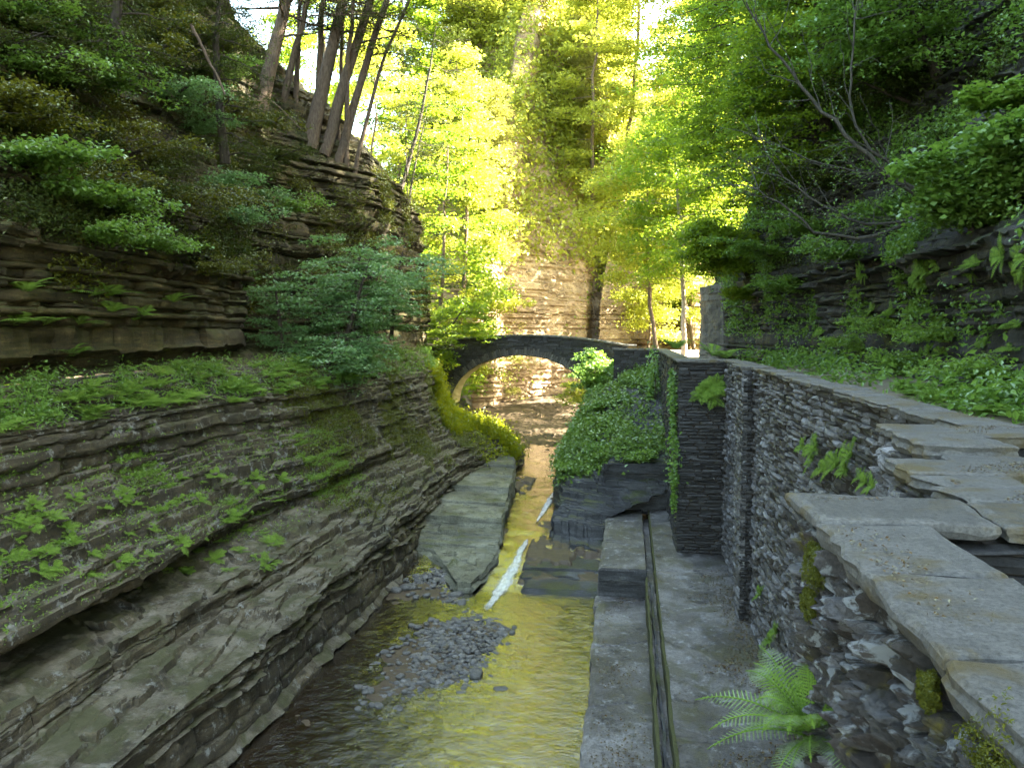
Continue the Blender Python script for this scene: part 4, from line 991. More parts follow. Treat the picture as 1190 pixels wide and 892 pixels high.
cover('undergrowth', 'rock_bench', lambda P, N: rng(P[:, 2], 3.6, 6.4) * rng(P[:, 1], 6, 30, 2) * (.12 + nz(P, .6, 1, .05)) * np.clip((N[:, 2] - .35) * 3, .02, 1), 30000, .075, M['fern'], w=.35, lift=.06, seed=3, kind='stuff')
cover('undergrowth', 'rock_bench', lambda P, N: rng(P[:, 2], 7.3, 9.2, .2) * rng(P[:, 1], 6, 60, 2) * (.15 + nz(P, .7, 2, .0)), 24000, .10, M['leaf'], w=.4, lift=.16, seed=4, kind='stuff')
cover('moss', 'rock_bench', lambda P, N: rng(P[:, 2], 2.9, 8.2) * rng(P[:, 1], 27, 46, 2) * (.04 + nz(P, .55, 4, -.12)), 90000, .065, M['olive'], w=.5, lift=.04, seed=5, kind='stuff')
cover('moss', 'rock_bench', lambda P, N: rng(P[:, 1], 43, 56, 1.5) * rng(P[:, 2], 1.7, 7, .5) * (.03 + nz(P, .8, 6, .0)), 60000, .19, M['bright_grass'], w=.28, lift=.32, tilt=.9, seed=6, kind='stuff')
cover('undergrowth', 'left_cliff', lambda P, N: rng(P[:, 2], 11.6, 40) * rng(P[:, 1], 6, 36, 2) * (.06 + nz(P, .35, 2, .0)), 170000, .12, M['hemlock'], w=.4, lift=.22, seed=7, kind='stuff')
cover('undergrowth', 'left_cliff', lambda P, N: rng(P[:, 2], 10.5, 18) * rng(P[:, 1], 6, 50, 2) * nz(P, .5, 8, .08), 80000, .10, M['olive'], w=.45, lift=.18, seed=8, kind='stuff')
cover('undergrowth', 'right_cliff', lambda P, N: rng(P[:, 2], 12, 40) * rng(P[:, 1], 6, 60, 2) * (.06 + nz(P, .35, 3, .0)), 130000, .12, M['hemlock'], w=.45, lift=.25, seed=9, kind='stuff')
cover('undergrowth', 'right_cliff', lambda P, N: rng(P[:, 2], 9.2, 30, .5) * rng(P[:, 1], 9, 60, 2) * nz(P, .4, 5, .0), 170000, .13, M['leaf'], w=.55, lift=.25, seed=10, kind='stuff')
cover('ground_cover', 'path', lambda P, N: rng(P[:, 0], 6.2, 9, .5) * rng(P[:, 1], 8, 48, 2) * (.12 + nz(P, .7, 2, .0)), 12000, .15, M['leaf'], w=.55, lift=.3, seed=12, kind='stuff')
o = cover('ivy', 'mid_rock', lambda P, N: rng(P[:, 1], 36.5, 60, 1.0) * np.clip(sstep(1.6, 3.2, P[:, 2]) , 0, 1) * (.04 + nz(P, .9, 3, -.12)) * np.where((P[:, 0] > .2) & (P[:, 1] < 46) & (nz(P, .5, 7, -.1) < .5), .12, 1), 46000, .16, M['ivy'], w=.75, lift=.24, seed=13, tilt=.55)
tag(o, 'green ivy blanketing the rock below the bridge end of the wall', 'ivy')
cover('grass', 'far_cliff', lambda P, N: rng(P[:, 2], 17, 60, 1.5) * (.5 + nz(P, .15, 1, 0)), 130000, .5, M['leaf_lime'], w=.6, lift=1.0, seed=15, kind='stuff')
cover('grass', 'far_cliff', lambda P, N: rng(P[:, 2], 2, 22, .8) * nz(P, .2, 4, .12) * np.where((P[:, 0] > -14) & (P[:, 0] < 4) , .04, 1), 20000, .34, M['leaf_green'], w=.6, lift=.4, seed=16, kind='stuff')

# ------------------------------------------------------------------ vines and shrubs on the wall
def vine(label, pts, wid, n_, seed, mat, ls=.12):
    rs = np.random.RandomState(seed); pts = np.array(pts, float); root = empty('climbing_vine', pts[0], label, 'vine', None)
    t = rs.uniform(0, len(pts) - 1, n_); C = np.stack([np.interp(t, range(len(pts)), pts[:, a]) for a in range(3)], -1)
    C += rs.normal(size=C.shape) * np.array([wid * .4, wid, wid]) * (.4 + 1.1 * np.clip(vnoise(t * 2.3, seed, 0) + .5, 0, 1.3))[:, None]
    V, F = leaves(C, ls, up=(-.5, -.5, .6), tilt=.6, w=.7, rs=rs)
    A = Acc(); A.add(*tube(curve(pts[0], pts[-1] - pts[0], np.linalg.norm(pts[-1] - pts[0]), 14, 0, .01, rs), [.03, .012], 5))
    o = A.make('stem', M['bark_dark'], True, root); local(o, root)
    o = mk('foliage', V, F, mat, False, root); local(o, root)
vine('bright vine hanging down the far wall corner from coping to rock', [on(760, 412, y=44.5), on(757, 450, y=44.5), on(752, 480, y=44), on(758, 520, y=43.5), on(758, 560, y=43)], .30, 1900, 3, M['leaf'], .16)
vine('narrow vine column in the corner beside the dark pier', [on(781, 432, x=1.62), on(782, 470, x=1.62), on(783, 520, x=1.65), on(783, 590, x=1.65)], .22, 1500, 4, M['leaf'], .12)

def shrub(px, py, label, reach, seed, mat='leaf', cr=.45, nl=22, ls=.10, nb=9, flat=.14, L=1.0, group=None, out=(1, -.25, .25), h=None, dist=None, lw=.6, cover=1.0, bark='bark_dark', name='leafy_shrub', cat='shrub', tilt=.4):
    if dist is None:
        p, nn = hit(px, py)
        if p is None: print('miss', px, py); return
    else: p = on(px, py, y=dist)
    o_ = np.array(out, float)
    top = p + o_ / np.linalg.norm(o_) * reach
    return tree(name, label, cat, p, top, .035 + .012 * reach, M[mat], M[bark], seed, nb=nb, t0=.15, L=L, rise=.15, droop=.3, cr=cr, flat=flat, nl=nl, ls=ls, lw=lw, tilt=tilt, group=group,
                shape='flat', sub=3, crown='foliage', trunkname='stem', cover=cover)
shrub(190, 115, 'leafy shrub spray high on the left cliff, pale green top layer', 1.6, 1, 'leaf_teal', nb=12, L=1.3)
shrub(215, 150, 'leafy shrub spray below the pale one high on the left cliff', 1.6, 2, 'leaf_teal', nb=10, L=1.2)
shrub(20, 190, 'broad-leaved shrub cut by the left edge of the view', 1.6, 3, 'leaf', nb=12, L=1.2, ls=.13, lw=.7)
shrub(60, 225, 'broad-leaved shrub just right of the one at the left edge', 1.3, 4, 'leaf', nb=9, L=1.0, ls=.13, lw=.7)
shrub(110, 275, 'ferny shrub hanging over the ochre left cliff face', 1.2, 5, 'leaf', nb=9, L=.9, ls=.11)
shrub(170, 285, 'second ferny shrub hanging over the ochre cliff, right of the first', 1.1, 6, 'leaf', nb=8, L=.9)
shrub(245, 215, 'drooping shrub above the corner of the ochre cliff', 1.4, 7, 'leaf_teal', nb=9, L=1.1)
shrub(265, 255, 'drooping shrub below and right of the cliff corner shrub', 1.4, 8, 'leaf_teal', nb=9, L=1.1)
shrub(300, 230, 'small pale shrub in the notch between the two left cliffs', 1.2, 9, 'leaf_teal', nb=7, L=.9)
shrub(150, 180, 'olive shrub on the left cliff between the pale sprays', 1.8, 10, 'olive', nb=13, L=1.4, ls=.09)
shrub(205, 240, 'large olive shrub draping the left cliff edge', 2.0, 11, 'olive', nb=14, L=1.5, ls=.09)
shrub(235, 315, 'olive shrub hanging at the right end of the ochre cliff', 1.3, 12, 'olive', nb=10, L=1.0, ls=.08)
rq = np.random.RandomState(91)
for i in range(34):
    px = rq.uniform(0, 330); py = rq.uniform(0, 300)
    if py > 300 - .1 * px or (px > 270 and py < 120): continue
    mt = ('hemlock', 'olive', 'hemlock', 'leaf')[i % 4]
    shrub(px, py, {'hemlock': 'dark needle-leaved clump on the shaded upper left cliff', 'olive': 'dull olive leafy clump on the shaded upper left cliff', 'leaf': 'green leafy clump on the shaded upper left cliff'}[mt],
          rq.uniform(1.0, 1.9), 700 + i, mt, nb=11, L=rq.uniform(.9, 1.5), ls=.10, nl=20, lw=.4 if mt == 'hemlock' else .6, group={'hemlock': 'dark clumps on the left cliff', 'olive': 'olive clumps on the left cliff', 'leaf': 'green clumps on the left cliff'}[mt])
# big cool green maple over the ledge
p, _ = hit(375, 440)
tree('spreading_maple', 'cool green maple leaning from the left ledge over the mossy rock', 'tree', on(392, 442, y=34), on(430, 300, y=33.5), .13, M['leaf_teal'], M['bark_dark'], 31,
     nb=30, t0=.12, L=3.1, rise=.12, droop=.22, cr=.62, flat=.09, nl=42, ls=.13, lw=.62, tilt=.35, shape='flat', sub=4)
tree('spreading_maple', 'smaller cool green maple left of the leaning one', 'tree', on(330, 420, y=31), on(318, 318, y=31), .10, M['leaf_teal'], M['bark_dark'], 32,
     nb=18, t0=.12, L=2.3, rise=.1, droop=.2, cr=.55, flat=.09, nl=38, ls=.12, lw=.62, tilt=.35, shape='flat', sub=3)
tree('spreading_maple', 'low maple spray right of the leaning one near the buttress edge', 'tree', on(455, 395, y=40), on(470, 285, y=40), .09, M['leaf_teal'], M['bark_dark'], 33,
     nb=18, t0=.12, L=2.2, rise=.1, droop=.2, cr=.6, flat=.09, nl=34, ls=.14, lw=.62, tilt=.35, shape='flat', sub=3)

tree('spreading_maple', 'lowest cool green maple spray hanging over the mossy bulge', 'tree', on(372, 450, y=32), on(395, 385, y=31), .07, M['leaf_teal'], M['bark_dark'], 34,
     nb=18, t0=.1, L=2.3, rise=.05, droop=.25, cr=.6, flat=.09, nl=40, ls=.13, lw=.62, tilt=.35, shape='flat', sub=4)
tree('spreading_maple', 'highest cool green maple spray in front of the left buttress', 'tree', on(415, 400, y=36), on(425, 275, y=36), .08, M['leaf_teal'], M['bark_dark'], 35,
     nb=18, t0=.3, L=2.5, rise=.1, droop=.2, cr=.6, flat=.09, nl=38, ls=.14, lw=.62, tilt=.35, shape='flat', sub=4)
# right side shrubs
shrub(1130, 270, 'big-leaved bush mound bulging from the right cliff', 2.0, 21, 'leaf', nb=26, L=1.5, ls=.15, lw=.8, nl=30, out=(-.5, -.5, 1.1), flat=.25)
shrub(1185, 240, 'big-leaved bush mound cut by the right edge of the view', 2.0, 22, 'leaf', nb=26, L=1.5, ls=.15, lw=.8, nl=30, out=(-.4, -.4, 1.2), flat=.25)
shrub(1185, 120, 'bright leafy sprig at the right edge above the mounds', 1.0, 23, 'fern', nb=7, L=.7, ls=.17, lw=.8, out=(-1, -.3, .3))
for i, (px, py, lb, mt, rr, ls_) in enumerate((
    (905, 300, 'leafy shrub over the rock at the bend of the right cliff', 'leaf', 2.2, .14), (860, 300, 'bright shrub at the far end of the right cliff', 'leaf_green', 2.2, .16),
    (950, 270, 'shrub on the right cliff left of the bare branches', 'leaf', 2.0, .13), (1000, 300, 'shrub above the shelf ferns of the right cliff', 'leaf', 1.6, .12),
    (1045, 255, 'shrub just below the root of the bare leaning tree', 'leaf', 1.4, .11), (925, 335, 'low shrub hanging where the right cliff darkens', 'leaf', 1.4, .13),
    (875, 345, 'small bright shrub drooping over the pale rock corner', 'leaf_green', 1.2, .15), (985, 215, 'shadowy shrub behind the bare branches', 'hemlock', 2.2, .12),
    (1060, 120, 'dark shrub high on the right cliff', 'hemlock', 2.4, .12), (1100, 60, 'dark shrub near the upper right corner', 'hemlock', 2.6, .12))):
    shrub(px, py, lb, rr, 60 + i, mt, nb=14, L=rr * .75, ls=ls_, out=(-1, -.35, .35), lw=.65, nl=26)

for i, (px, py, lb) in enumerate(((1000, 405, 'fresh green shrub at the foot of the right cliff, leftmost of its row'), (1035, 385, 'fresh green shrub on the lower right cliff above the coping bend'), (1065, 425, 'fresh green shrub low on the right cliff beside the path ferns'), (1100, 395, 'fresh green shrub under the overhang of the right cliff'), (1165, 440, 'fresh green shrub at the cliff foot near the right edge'))):
    shrub(px, py, lb, 1.0, 90 + i, 'fern', nb=10, L=.8, ls=.11, out=(-1, -.35, .5), lw=.4, nl=26, cr=.35)
# bare leaning tree on the right
rs = np.random.RandomState(4)
b0, _ = hit(1088, 235)
if b0 is None: b0 = on(1088, 235, y=19)
broot2 = empty('leaning_tree', b0, 'nearly bare tree with grey arching branches leaning from the right cliff', 'tree')
W = Acc(); yb = b0[1]
def limb(pts, r0, r1, n_=16, subn=8, sl=1.9):
    subn = int(subn * 1.7); r0 *= .75
    pts = np.array(pts); t = np.linspace(0, len(pts) - 1, n_)
    P = np.stack([np.interp(t, range(len(pts)), pts[:, a]) for a in range(3)], -1)
    for _ in range(3): P[1:-1] = (P[:-2] + P[1:-1] * 2 + P[2:]) / 4
    P[1:] += rs.normal(size=(n_ - 1, 3)) * .03
    W.add(*tube(P, [r0, r1], 6)); tw = []
    for j in range(subn):
        k0 = rs.randint(3, n_ - 1); d = P[k0] - P[k0 - 1]; d = d / np.linalg.norm(d) + rs.normal(size=3) * .65 + np.array([0, 0, .15])
        Q = curve(P[k0], d, sl * rs.uniform(.4, 1.2), 8, rs.uniform(-.2, .3), .07, rs); W.add(*tube(Q, [r1 * .9, .005], 4)); tw.append(Q)
        for q in range(3):
            k1 = rs.randint(2, 7); d2 = rs.normal(size=3) + (Q[k1] - Q[k1 - 1]) * 4; Q2 = curve(Q[k1], d2, rs.uniform(.2, .6), 5, .1, .06, rs); W.add(*tube(Q2, [.008, .003], 3)); tw.append(Q2)
    return tw
TW = []
L_ = lambda *a: [b0] + [on(x_, y_, y=yb + dy) for x_, y_, dy in a]
TW += limb(L_((1045, 215, -.5), (985, 160, -1), (940, 110, -1), (890, 50, -1.2), (868, 0, -1.4)), .11, .02, 20, 12)
TW += limb(L_((1050, 210, -.6), (1000, 165, -.8), (985, 110, -1), (990, 50, -1.2), (998, -20, -1.2)), .07, .018, 18, 9)
TW += limb(L_((1065, 255, -.5), (1010, 265, -.8), (950, 240, -1.2), (900, 200, -1.2), (880, 150, -1.4)), .07, .015, 18, 12)
TW += limb(L_((1060, 262, -.6), (1000, 280, -1), (940, 270, -1.3), (900, 225, -1.6), (850, 215, -1.6)), .08, .015, 18, 12)
TW += limb(L_((1040, 205, -.3), (1000, 200, -.2), (950, 190, 0), (860, 150, .2)), .05, .012, 14, 10)
o = W.make('trunk', bark_mat('grey_bark', (.025, .024, .02), (.10, .095, .08)), True, broot2); local(o, broot2)
C = np.concatenate([q[rs.randint(0, len(q), 5)] + rs.normal(size=(5, 3)) * .06 for q in TW]); V, F = leaves(C, .08, rs=rs)
o = mk('leaves', V, F, M['leaf'], False, broot2); local(o, broot2)

# ------------------------------------------------------------------ trees on the left rim
rim = [ # base px,py, depth, top px,py, radius, label
 (300, 120, 32, 352, -60, .42, 'thick leaning brown trunk, leftmost on the left rim'),
 (330, 100, 38, 372, -60, .20, 'slim trunk behind the thick leftmost trunk'),
 (372, 140, 35, 392, -60, .22, 'upright trunk between the two thick rim trunks'),
 (362, 150, 34, 415, -70, .42, 'thick brown trunk at the middle of the rim group'),
 (378, 158, 34.5, 448, -70, .34, 'leaning trunk crossing right of the thick middle trunk'),
 (392, 172, 36, 462, -60, .26, 'trunk leaning right at the edge of the left rim'),
 (405, 185, 38, 440, -60, .16, 'slim dark trunk at the outer rim edge'),
 (413, 188, 40, 520, -40, .13, 'thin trunk leaning far right from the rim'),
 (345, 110, 40, 352, -60, .15, 'slim straight trunk seen through the left rim group'),
 (392, 165, 42, 405, -60, .13, 'thin far trunk between the rim trunks'),
]
for i, (bx, by, D, tx, ty, r_, lb) in enumerate(rim):
    b_, _n = hit(bx, by + 10)
    if b_ is None or b_[1] > 60: b_ = on(bx, by + 10, y=D)
    b_ = b_ + np.array([-.15, .1, -.5]); D = b_[1]; t_ = on(tx, ty, y=D); t_ = b_ + (t_ - b_) * 1.6
    tree('rim_tree', lb, 'tree', b_, t_, r_ * .72, M['hemlock'], M['bark'], 200 + i, nb=24, t0=.32, L=3.4, rise=.0, droop=.12, cr=.6, flat=.08, nl=16, ls=.16, lw=.3, shape='round', sub=4, group='trees on the left rim', cover=.8)
slim = [(437, 252, 47, 505, -10, .13, 'leftmost of three slim dark trees above the bridge'), (458, 250, 48, 515, 20, .13, 'middle one of three slim dark trees above the bridge'),
        (470, 262, 48, 500, 110, .17, 'rightmost of three slim dark trees above the bridge')]
slim = [(440, 258, 47, 472, 125, .11, 'leftmost of three slim dark trees above the bridge'), (461, 252, 48, 507, 30, .13, 'middle one of three slim dark trees above the bridge'),
        (472, 262, 48, 497, 120, .15, 'rightmost of three slim dark trees above the bridge')]
for i, (bx, by, D, tx, ty, r_, lb) in enumerate(slim):
    b_ = ground(on(bx, by + 6, y=D)); t_ = on(tx, ty, y=D)
    tree('slim_tree', lb, 'tree', b_, t_, r_, M['hemlock'], M['bark_dark'], 230 + i, nb=22, t0=.25, L=4.0, rise=.05, droop=.14, cr=.6, flat=.07, nl=15, ls=.2, lw=.35, shape='round', sub=4, group='slim trees above the bridge', cover=.75)
tree('hemlock', 'dark feathery hemlock bough mass behind the left cliff sprays', 'tree', on(262, 190, y=27), on(262, -60, y=27), .14, M['hemlock'], M['bark_dark'], 240, nb=44, t0=.02, L=2.4, rise=0., droop=.3, cr=.55, flat=.08, nl=26, ls=.12, lw=.3, shape='cone')
tree('hemlock', 'dark hemlock high in the upper left corner', 'tree', on(120, 80, y=21), on(130, -160, y=20), .14, M['hemlock'], M['bark_dark'], 241, nb=30, t0=.02, L=1.8, rise=0., droop=.3, cr=.5, flat=.08, nl=22, ls=.11, lw=.3, shape='cone')

# fallen dead stems
def stick(label, a, b_, r_, seed):
    rs = np.random.RandomState(seed); P = curve(a, b_ - a, np.linalg.norm(b_ - a), 12, .02, .03, rs); A = Acc(); A.add(*tube(P, [r_ * .6, r_ * .3], 7))
    tag(A.make('dead_stem', M['bark'], True), label, 'dead branch')
stick('pale dead stem standing against the upper left slope', on(222, 28, y=23), on(262, 105, y=23.5), .09, 1)
stick('dead stem slanting below the thick rim trunk', on(303, 108, y=30), on(352, 148, y=31), .06, 2)

# ------------------------------------------------------------------ sunlit trees beyond the bridge
bgt = [ # px base, py base, depth, top px, top py, r, mat, L, nb, ls, label
 (420, 330, 72, 440, 30, .3, 'leaf_lime', 7, 34, .42, 'lime green tree glowing behind the rim trunks'),
 (500, 360, 66, 520, 120, .3, 'leaf_green', 6, 34, .38, 'yellow-green tree directly behind the three slim trees'),
 (520, 380, 72, 530, 60, .35, 'leaf_lime', 5, 36, .42, 'bright tree left of the far tan cliff'),
 (350, 260, 78, 372, -40, .3, 'leaf_green', 7, 30, .42, 'sunlit tree seen through the left rim trunks'),
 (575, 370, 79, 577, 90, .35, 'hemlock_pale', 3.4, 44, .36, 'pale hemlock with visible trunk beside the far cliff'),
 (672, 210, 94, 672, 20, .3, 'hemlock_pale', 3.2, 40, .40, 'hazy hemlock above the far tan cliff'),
 (690, 200, 92, 700, -60, .35, 'leaf_lime', 5, 34, .45, 'yellow-green tree on the slope right of the cliff crown'),
 (600, 150, 100, 600, -60, .3, 'leaf_lime', 7, 32, .5, 'yellow tree high on the far hillside'),
 (540, 170, 100, 545, -20, .3, 'leaf_lime', 7, 32, .5, 'yellow tree on the skyline near the sky gap'),
 (660, 130, 104, 665, -60, .3, 'leaf_lime', 7, 30, .5, 'yellow tree high above the hazy hemlocks'),
 (748, 340, 76, 752, 190, .2, 'leaf_lime', 3.2, 34, .34, 'pale sunlit maple leaning over the far cliff crack'),
 (765, 400, 66, 760, 150, .25, 'leaf_lime', 4.6, 44, .34, 'brilliant lime maple behind the bridge end'),
 (795, 405, 60, 780, 140, .28, 'leaf_green', 5.5, 44, .30, 'green maple with a pale straight trunk on the path'),
 (840, 250, 62, 845, -40, .3, 'leaf_green', 6, 44, .32, 'sunlit green tree above the far end of the right cliff'),
 (800, 180, 92, 810, -60, .3, 'leaf_lime', 6, 34, .45, 'lime tree high behind the maples'),
 (900, 150, 72, 910, -60, .3, 'leaf_lime', 6, 34, .36, 'yellow-green tree glowing behind the bare branches'),
 (460, 250, 90, 470, -20, .3, 'leaf_green', 7, 30, .5, 'distant green tree below the blue sky gap'),
 (560, 60, 104, 560, -220, .35, 'leaf_lime', 8, 36, .5, 'tall lime tree crowning the far hill left of centre'),
 (720, 60, 98, 720, -240, .35, 'leaf_lime', 8, 36, .5, 'tall lime tree crowning the far hill right of centre'),
 (860, 200, 95, 860, -160, .35, 'leaf_lime', 6, 36, .5, 'tall lime tree rising behind the green maple'),
 (870, 210, 92, 880, -160, .35, 'leaf_lime', 8, 36, .5, 'tall lime tree rising over the right cliff end'),
 (650, 30, 106, 650, -260, .35, 'leaf_lime', 8, 36, .5, 'highest yellow crown over the far cliff'),
 (480, 120, 100, 480, -120, .35, 'leaf_lime', 7, 32, .5, 'yellow tree left of the sky gap on the far hill'),
 (820, 110, 85, 820, -80, .3, 'leaf_lime', 6, 30, .42, 'lime crown near the top right of the far slope'),
]
for i, (bx, by, D, tx, ty, r_, mt, L_2, nb_, ls_, lb) in enumerate(bgt):
    b_ = ground(on(bx, by, y=D)); t_ = on(tx, ty, y=D)
    con = 'hemlock' in mt
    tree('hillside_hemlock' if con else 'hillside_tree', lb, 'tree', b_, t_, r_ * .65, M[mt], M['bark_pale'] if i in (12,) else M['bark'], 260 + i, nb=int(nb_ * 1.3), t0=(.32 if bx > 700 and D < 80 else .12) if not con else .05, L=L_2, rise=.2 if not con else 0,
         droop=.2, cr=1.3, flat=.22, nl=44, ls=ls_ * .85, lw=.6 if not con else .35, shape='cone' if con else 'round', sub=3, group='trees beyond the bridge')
# overhanging green tree above the path on the right
tree('overhanging_tree', 'green leafy tree spreading over the far path from the right cliff', 'tree', on(900, 190, y=42), on(870, -60, y=38), .22, M['leaf_green'], M['bark_dark'], 401, nb=40, t0=.1, L=5, rise=.1, droop=.2,
     cr=.9, flat=.1, nl=34, ls=.18, lw=.6, shape='round', sub=4, bias=(-.5, -.1, 0))
tree('overhanging_tree', 'darker leafy tree along the top of the right cliff', 'tree', on(960, 150, y=34), on(940, -120, y=30), .2, M['leaf'], M['bark_dark'], 402, nb=36, t0=.1, L=3.6, rise=.1, droop=.2,
     cr=.8, flat=.1, nl=30, ls=.15, lw=.6, shape='round', sub=4, bias=(-.5, -.1, 0))
for i, (px, py, L_3, mt, lb) in enumerate((
    (905, 235, 4.6, 'leaf_green', 'tree arching off the far end of the right cliff, lowest of the canopy'), (960, 200, 4.2, 'leaf_green', 'tree arching off the right cliff behind the bare branches'),
    (1010, 120, 4.2, 'leaf_green', 'leafy tree high on the right cliff over the bare branches'), (1090, 90, 3.0, 'leaf', 'shaded tree at the upper right of the cliff'),
    (930, 110, 5.0, 'leaf_green', 'high canopy tree at the top right of the glowing gap'), (870, 320, 2.6, 'leaf_green', 'low tree draped over the pale rock corner of the right cliff'))):
    p_, n_ = hit(px, py)
    if p_ is None or p_[1] > 62: p_ = on(px, py, y=45)
    tree('overhanging_tree', lb, 'tree', p_, p_ + np.array([-2.2, -1.0, L_3 * 1.1]), .14, M[mt], M['bark_dark'], 420 + i, nb=34, t0=.08, L=L_3, rise=.1, droop=.25, cr=.75, flat=.1, nl=34, ls=.10 + .0018 * p_[1], lw=.6, shape='round', sub=4, bias=(-.7, -.2, 0))
# branches around the bridge
tree('bridge_sapling', 'yellow-green sapling spraying over the left end of the bridge', 'tree', on(492, 420, y=51), on(545, 350, y=51), .09, M['leaf_green'], M['bark_dark'], 410, nb=26, t0=.1, L=2.8, rise=.1, droop=.3, cr=.7, flat=.09, nl=34, ls=.18, sub=4)
tree('bridge_sapling', 'leafy sapling on the right haunch of the bridge', 'tree', on(690, 455, y=52.5), on(690, 408, y=52.3), .07, M['leaf'], M['bark_dark'], 411, nb=20, t0=.1, L=1.7, rise=.1, droop=.3, cr=.6, flat=.12, nl=34, ls=.17, sub=3)
tree('bridge_sapling', 'sunlit yellow sapling glowing through the arch opening', 'tree', on(695, 470, y=61), on(668, 445, y=61), .06, M['leaf_lime'], M['bark_dark'], 412, nb=16, t0=.1, L=2.0, rise=.0, droop=.25, cr=.6, flat=.12, nl=30, ls=.2, sub=3)
for i, (px, py) in enumerate(((828, 408), (845, 411), (785, 400))):
    p = on(px, py - 2, y=31.5); o = copy_obj(ferns[i], p - np.array([0, 0, .25]), i, 1.7, ('bright fern clump behind the wall coping near the pale rock', 'fern clump behind the coping right of the brightest one', 'yellow fern clump behind the far wall corner')[i], 'fern', 'fern clumps behind the coping')

# trailing plants breaking up the ivy
for i, (px, py, mt, lb) in enumerate(((668, 545, 'fern', 'pale trailing plant at the lowest left fringe of the ivy'), (700, 520, 'leaf', 'leafy plant standing out of the middle of the ivy'), (725, 500, 'fern', 'pale plant on the upper ivy slope near the wall vine'),
        (680, 500, 'leaf', 'leafy plant on the left edge of the ivy over the stream'), (745, 530, 'fern', 'trailing plant hanging on the bare patch beside the ivy'), (705, 470, 'leaf', 'leafy plant at the top of the ivy below the bridge sapling'))):
    shrub(px, py, lb, .5, 800 + i, mt, nb=9, L=.8, ls=.15, out=(-.3, -.8, .4), nl=22, cr=.35)
# fallen leaves and grit on the walkway and the coping
rs = np.random.RandomState(66)
def litter(n_, fx, size, mt, nm='leaf_litter'):
    C = np.array([fx() for _ in range(n_)]); V, F = leaves(C, size, tilt=.35, w=.6, rs=rs); mk(nm, V, F, mt, False, kind='stuff')
M['dead_leaf'] = leaf_mat('dead_leaf', (0.05, 0.03, 0.015), (0.17, 0.11, 0.05), (0.1, 0.06, 0.02), 0.1)
def fl_pt():
    while True:
        x, y = rs.uniform(1.05, 3.35), rs.uniform(8, 30)
        if float(fbm(x * .9, y * .7, 3, 3)) + .35 * (x - 2.6) > rs.uniform(-.1, .35): return (x, y, float(floor_z(np.array([x]), np.array([y]))[0]) + .03)
litter(3500, fl_pt, .055, M['dead_leaf'])
def lo_pt():
    while True:
        x, y = rs.uniform(-.8, .6), rs.uniform(9, 26)
        if float(fbm(x * .9, y * .7, 8, 3)) > rs.uniform(-.1, .4): return (x, y, .50)
litter(1600, lo_pt, .05, M['dead_leaf'])
runs = [(.95, 1.4, 1.2, 3.9), (.98, 2.6, 3.95, 4.45), (1.95, 2.35, 4.5, 5.3), (1.95, 3.2, 5.35, 5.9), (2.4, 2.9, 6.5, 7.2), (2.5, 3.85, 7.5, 8.2), (3.42, 3.85, 8.3, 26)]
def cp_pt():
    while True:
        a_, b_, c_, d_ = runs[rs.choice(7, p=[.12, .22, .16, .2, .08, .1, .12])]; x, y = rs.uniform(a_, b_), rs.uniform(c_, d_)
        if float(fbm(x * 2.2, y * 2.2, 5, 3)) > rs.uniform(.0, .4): return (x, y, Z0 + .012 + (.05 if 6.4 < y < 7.4 and x < 3 else 0))
litter(2200, cp_pt, .016, M['dead_leaf'])
# unseen trees added on the right rim, above the frame, to shade the gorge
for i, (x_, y_, z_) in enumerate(((14, 44, 34), (15, 52, 26), (14, 36, 40))):
    tree('rim_tree', ('unseen shade tree added on the right rim above the gorge bend', 'unseen shade tree added on the right rim near the bridge', 'unseen shade tree added on the right rim above the wall')[i], 'tree', (x_, y_, z_), (x_ - 1, y_, z_ + 16), .35, M['leaf'], M['bark'], 450 + i, nb=30, t0=.2, L=6, rise=.2, droop=.2, cr=1.6, flat=.2, nl=26, ls=.55, group='added shade trees on the right rim')

# ------------------------------------------------------------------ gravel
def pebble(seed):
    rs = np.random.RandomState(seed); nu, nv = 8, 6; V = []
    for j in range(nv + 1):
        ph = math.pi * j / nv
        for i in range(nu): a = 2 * math.pi * i / nu; V.append((math.sin(ph) * math.cos(a), math.sin(ph) * math.sin(a), math.cos(ph)))
    V = np.array(V); V = np.sign(V) * np.abs(V) ** .75; V *= (1 + .25 * fbm(V[:, 0] + seed, V[:, 1], V[:, 2], 2))[:, None] * np.array([1, rs.uniform(.6, .9), rs.uniform(.28, .5)])
    idx = np.arange((nv + 1) * nu).reshape(nv + 1, nu); nx = np.roll(idx, -1, 1)
    return V, np.stack([idx[:-1], idx[1:], nx[1:], nx[:-1]], -1).reshape(-1, 4)
M['pebble'] = stone_mat('pebble_stone', [(.06, .06, .06), (.17, .17, .175), (.10, .098, .09), (.26, .255, .25), (.12, .10, .07)], lichen=.75, moss_lo=.8, moss_hi=.9)
peb = [pebble(i) for i in range(7)]
rs = np.random.RandomState(21); protos = []
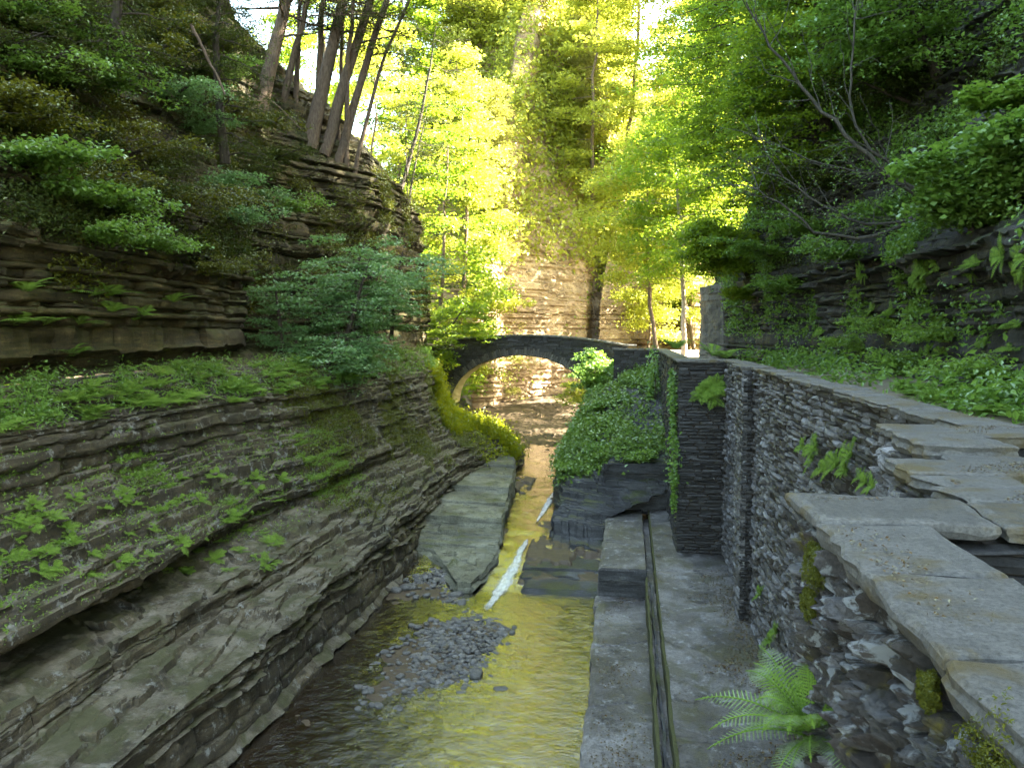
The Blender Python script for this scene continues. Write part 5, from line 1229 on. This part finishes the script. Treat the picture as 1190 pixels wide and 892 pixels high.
def bar_pt():
    while True:
        if rs.rand() < .75: x, y = rs.uniform(-7.8, -3), rs.uniform(17, 26.5)
        else: x, y = rs.uniform(-8.5, -5.6), rs.uniform(26, 31)
        b_ = float(bar(np.array([x]), np.array([y]))[0])
        if b_ > .14 + .14 * rs.rand(): return x, y
cnt = 0
for i in range(300):
    x, y = bar_pt(); z = float(bedz(np.array([x]), np.array([y]))[0]); s_ = rs.uniform(.06, .15) * (1 + (rs.rand() < .08) * .7)
    lab = 'blue-grey flat stone among the cobbles of the gravel bar'
    if i < 7: o = mk('river_stone', *peb[i], M['pebble'], True); protos.append(o)
    else: o = protos[i % 7].copy(); COL.objects.link(o)
    o.location = (x, y, max(z, -.12) + s_ * .25); o.rotation_euler = (rs.uniform(-.2, .2), rs.uniform(-.2, .2), rs.uniform(0, 6.28)); o.scale = (s_,) * 3
    tag(o, lab, 'stone', 'stones on the gravel bar')
A = Acc()
for i in range(7500):
    x, y = bar_pt() if rs.rand() < .85 else (rs.uniform(-8.6, -4.5), rs.uniform(15, 31)); z = float(-.36 + bar(x, y)); s_ = .025 + .09 * rs.rand() ** 2.2; V, F = peb[i % 7]
    a = rs.uniform(0, 6.28); Rm = np.array([[math.cos(a), -math.sin(a), 0], [math.sin(a), math.cos(a), 0], [0, 0, 1]])
    A.add(V @ Rm.T * s_ + [x, y, max(z, -.3) + s_ * .3], F)
A.make('gravel', M['pebble'], True, kind='stuff')
# moss tufts on the near wall
for j, (px, py, r_, lb) in enumerate(((947, 655, .10, 'yellow moss tuft under the near slab corner'), (940, 700, .07, 'small moss tuft lower down under the slab corner'), (1078, 800, .05, 'round moss tuft midway up the near wall'), (1165, 885, .13, 'golden moss cushion in the bottom right corner'))):
    rs = np.random.RandomState(j); c = on(px, py, x=.93); a = rs.normal(size=(4200, 3)); a /= np.linalg.norm(a, axis=1, keepdims=True)
    rr_ = r_ * (1 + .9 * fbm(a[:, 0] * 2 + j, a[:, 1] * 2, a[:, 2] * 2, 3)) * rs.uniform(.75, 1, 4200)
    P = c + a * rr_[:, None] * np.array([.5, 1.2, 1.1]); V, F = leaves(P, .012, upv=a, tilt=.6, w=.4, rs=rs); tag(mk('moss_tuft', V, F, M['olive'], False), lb, 'moss')
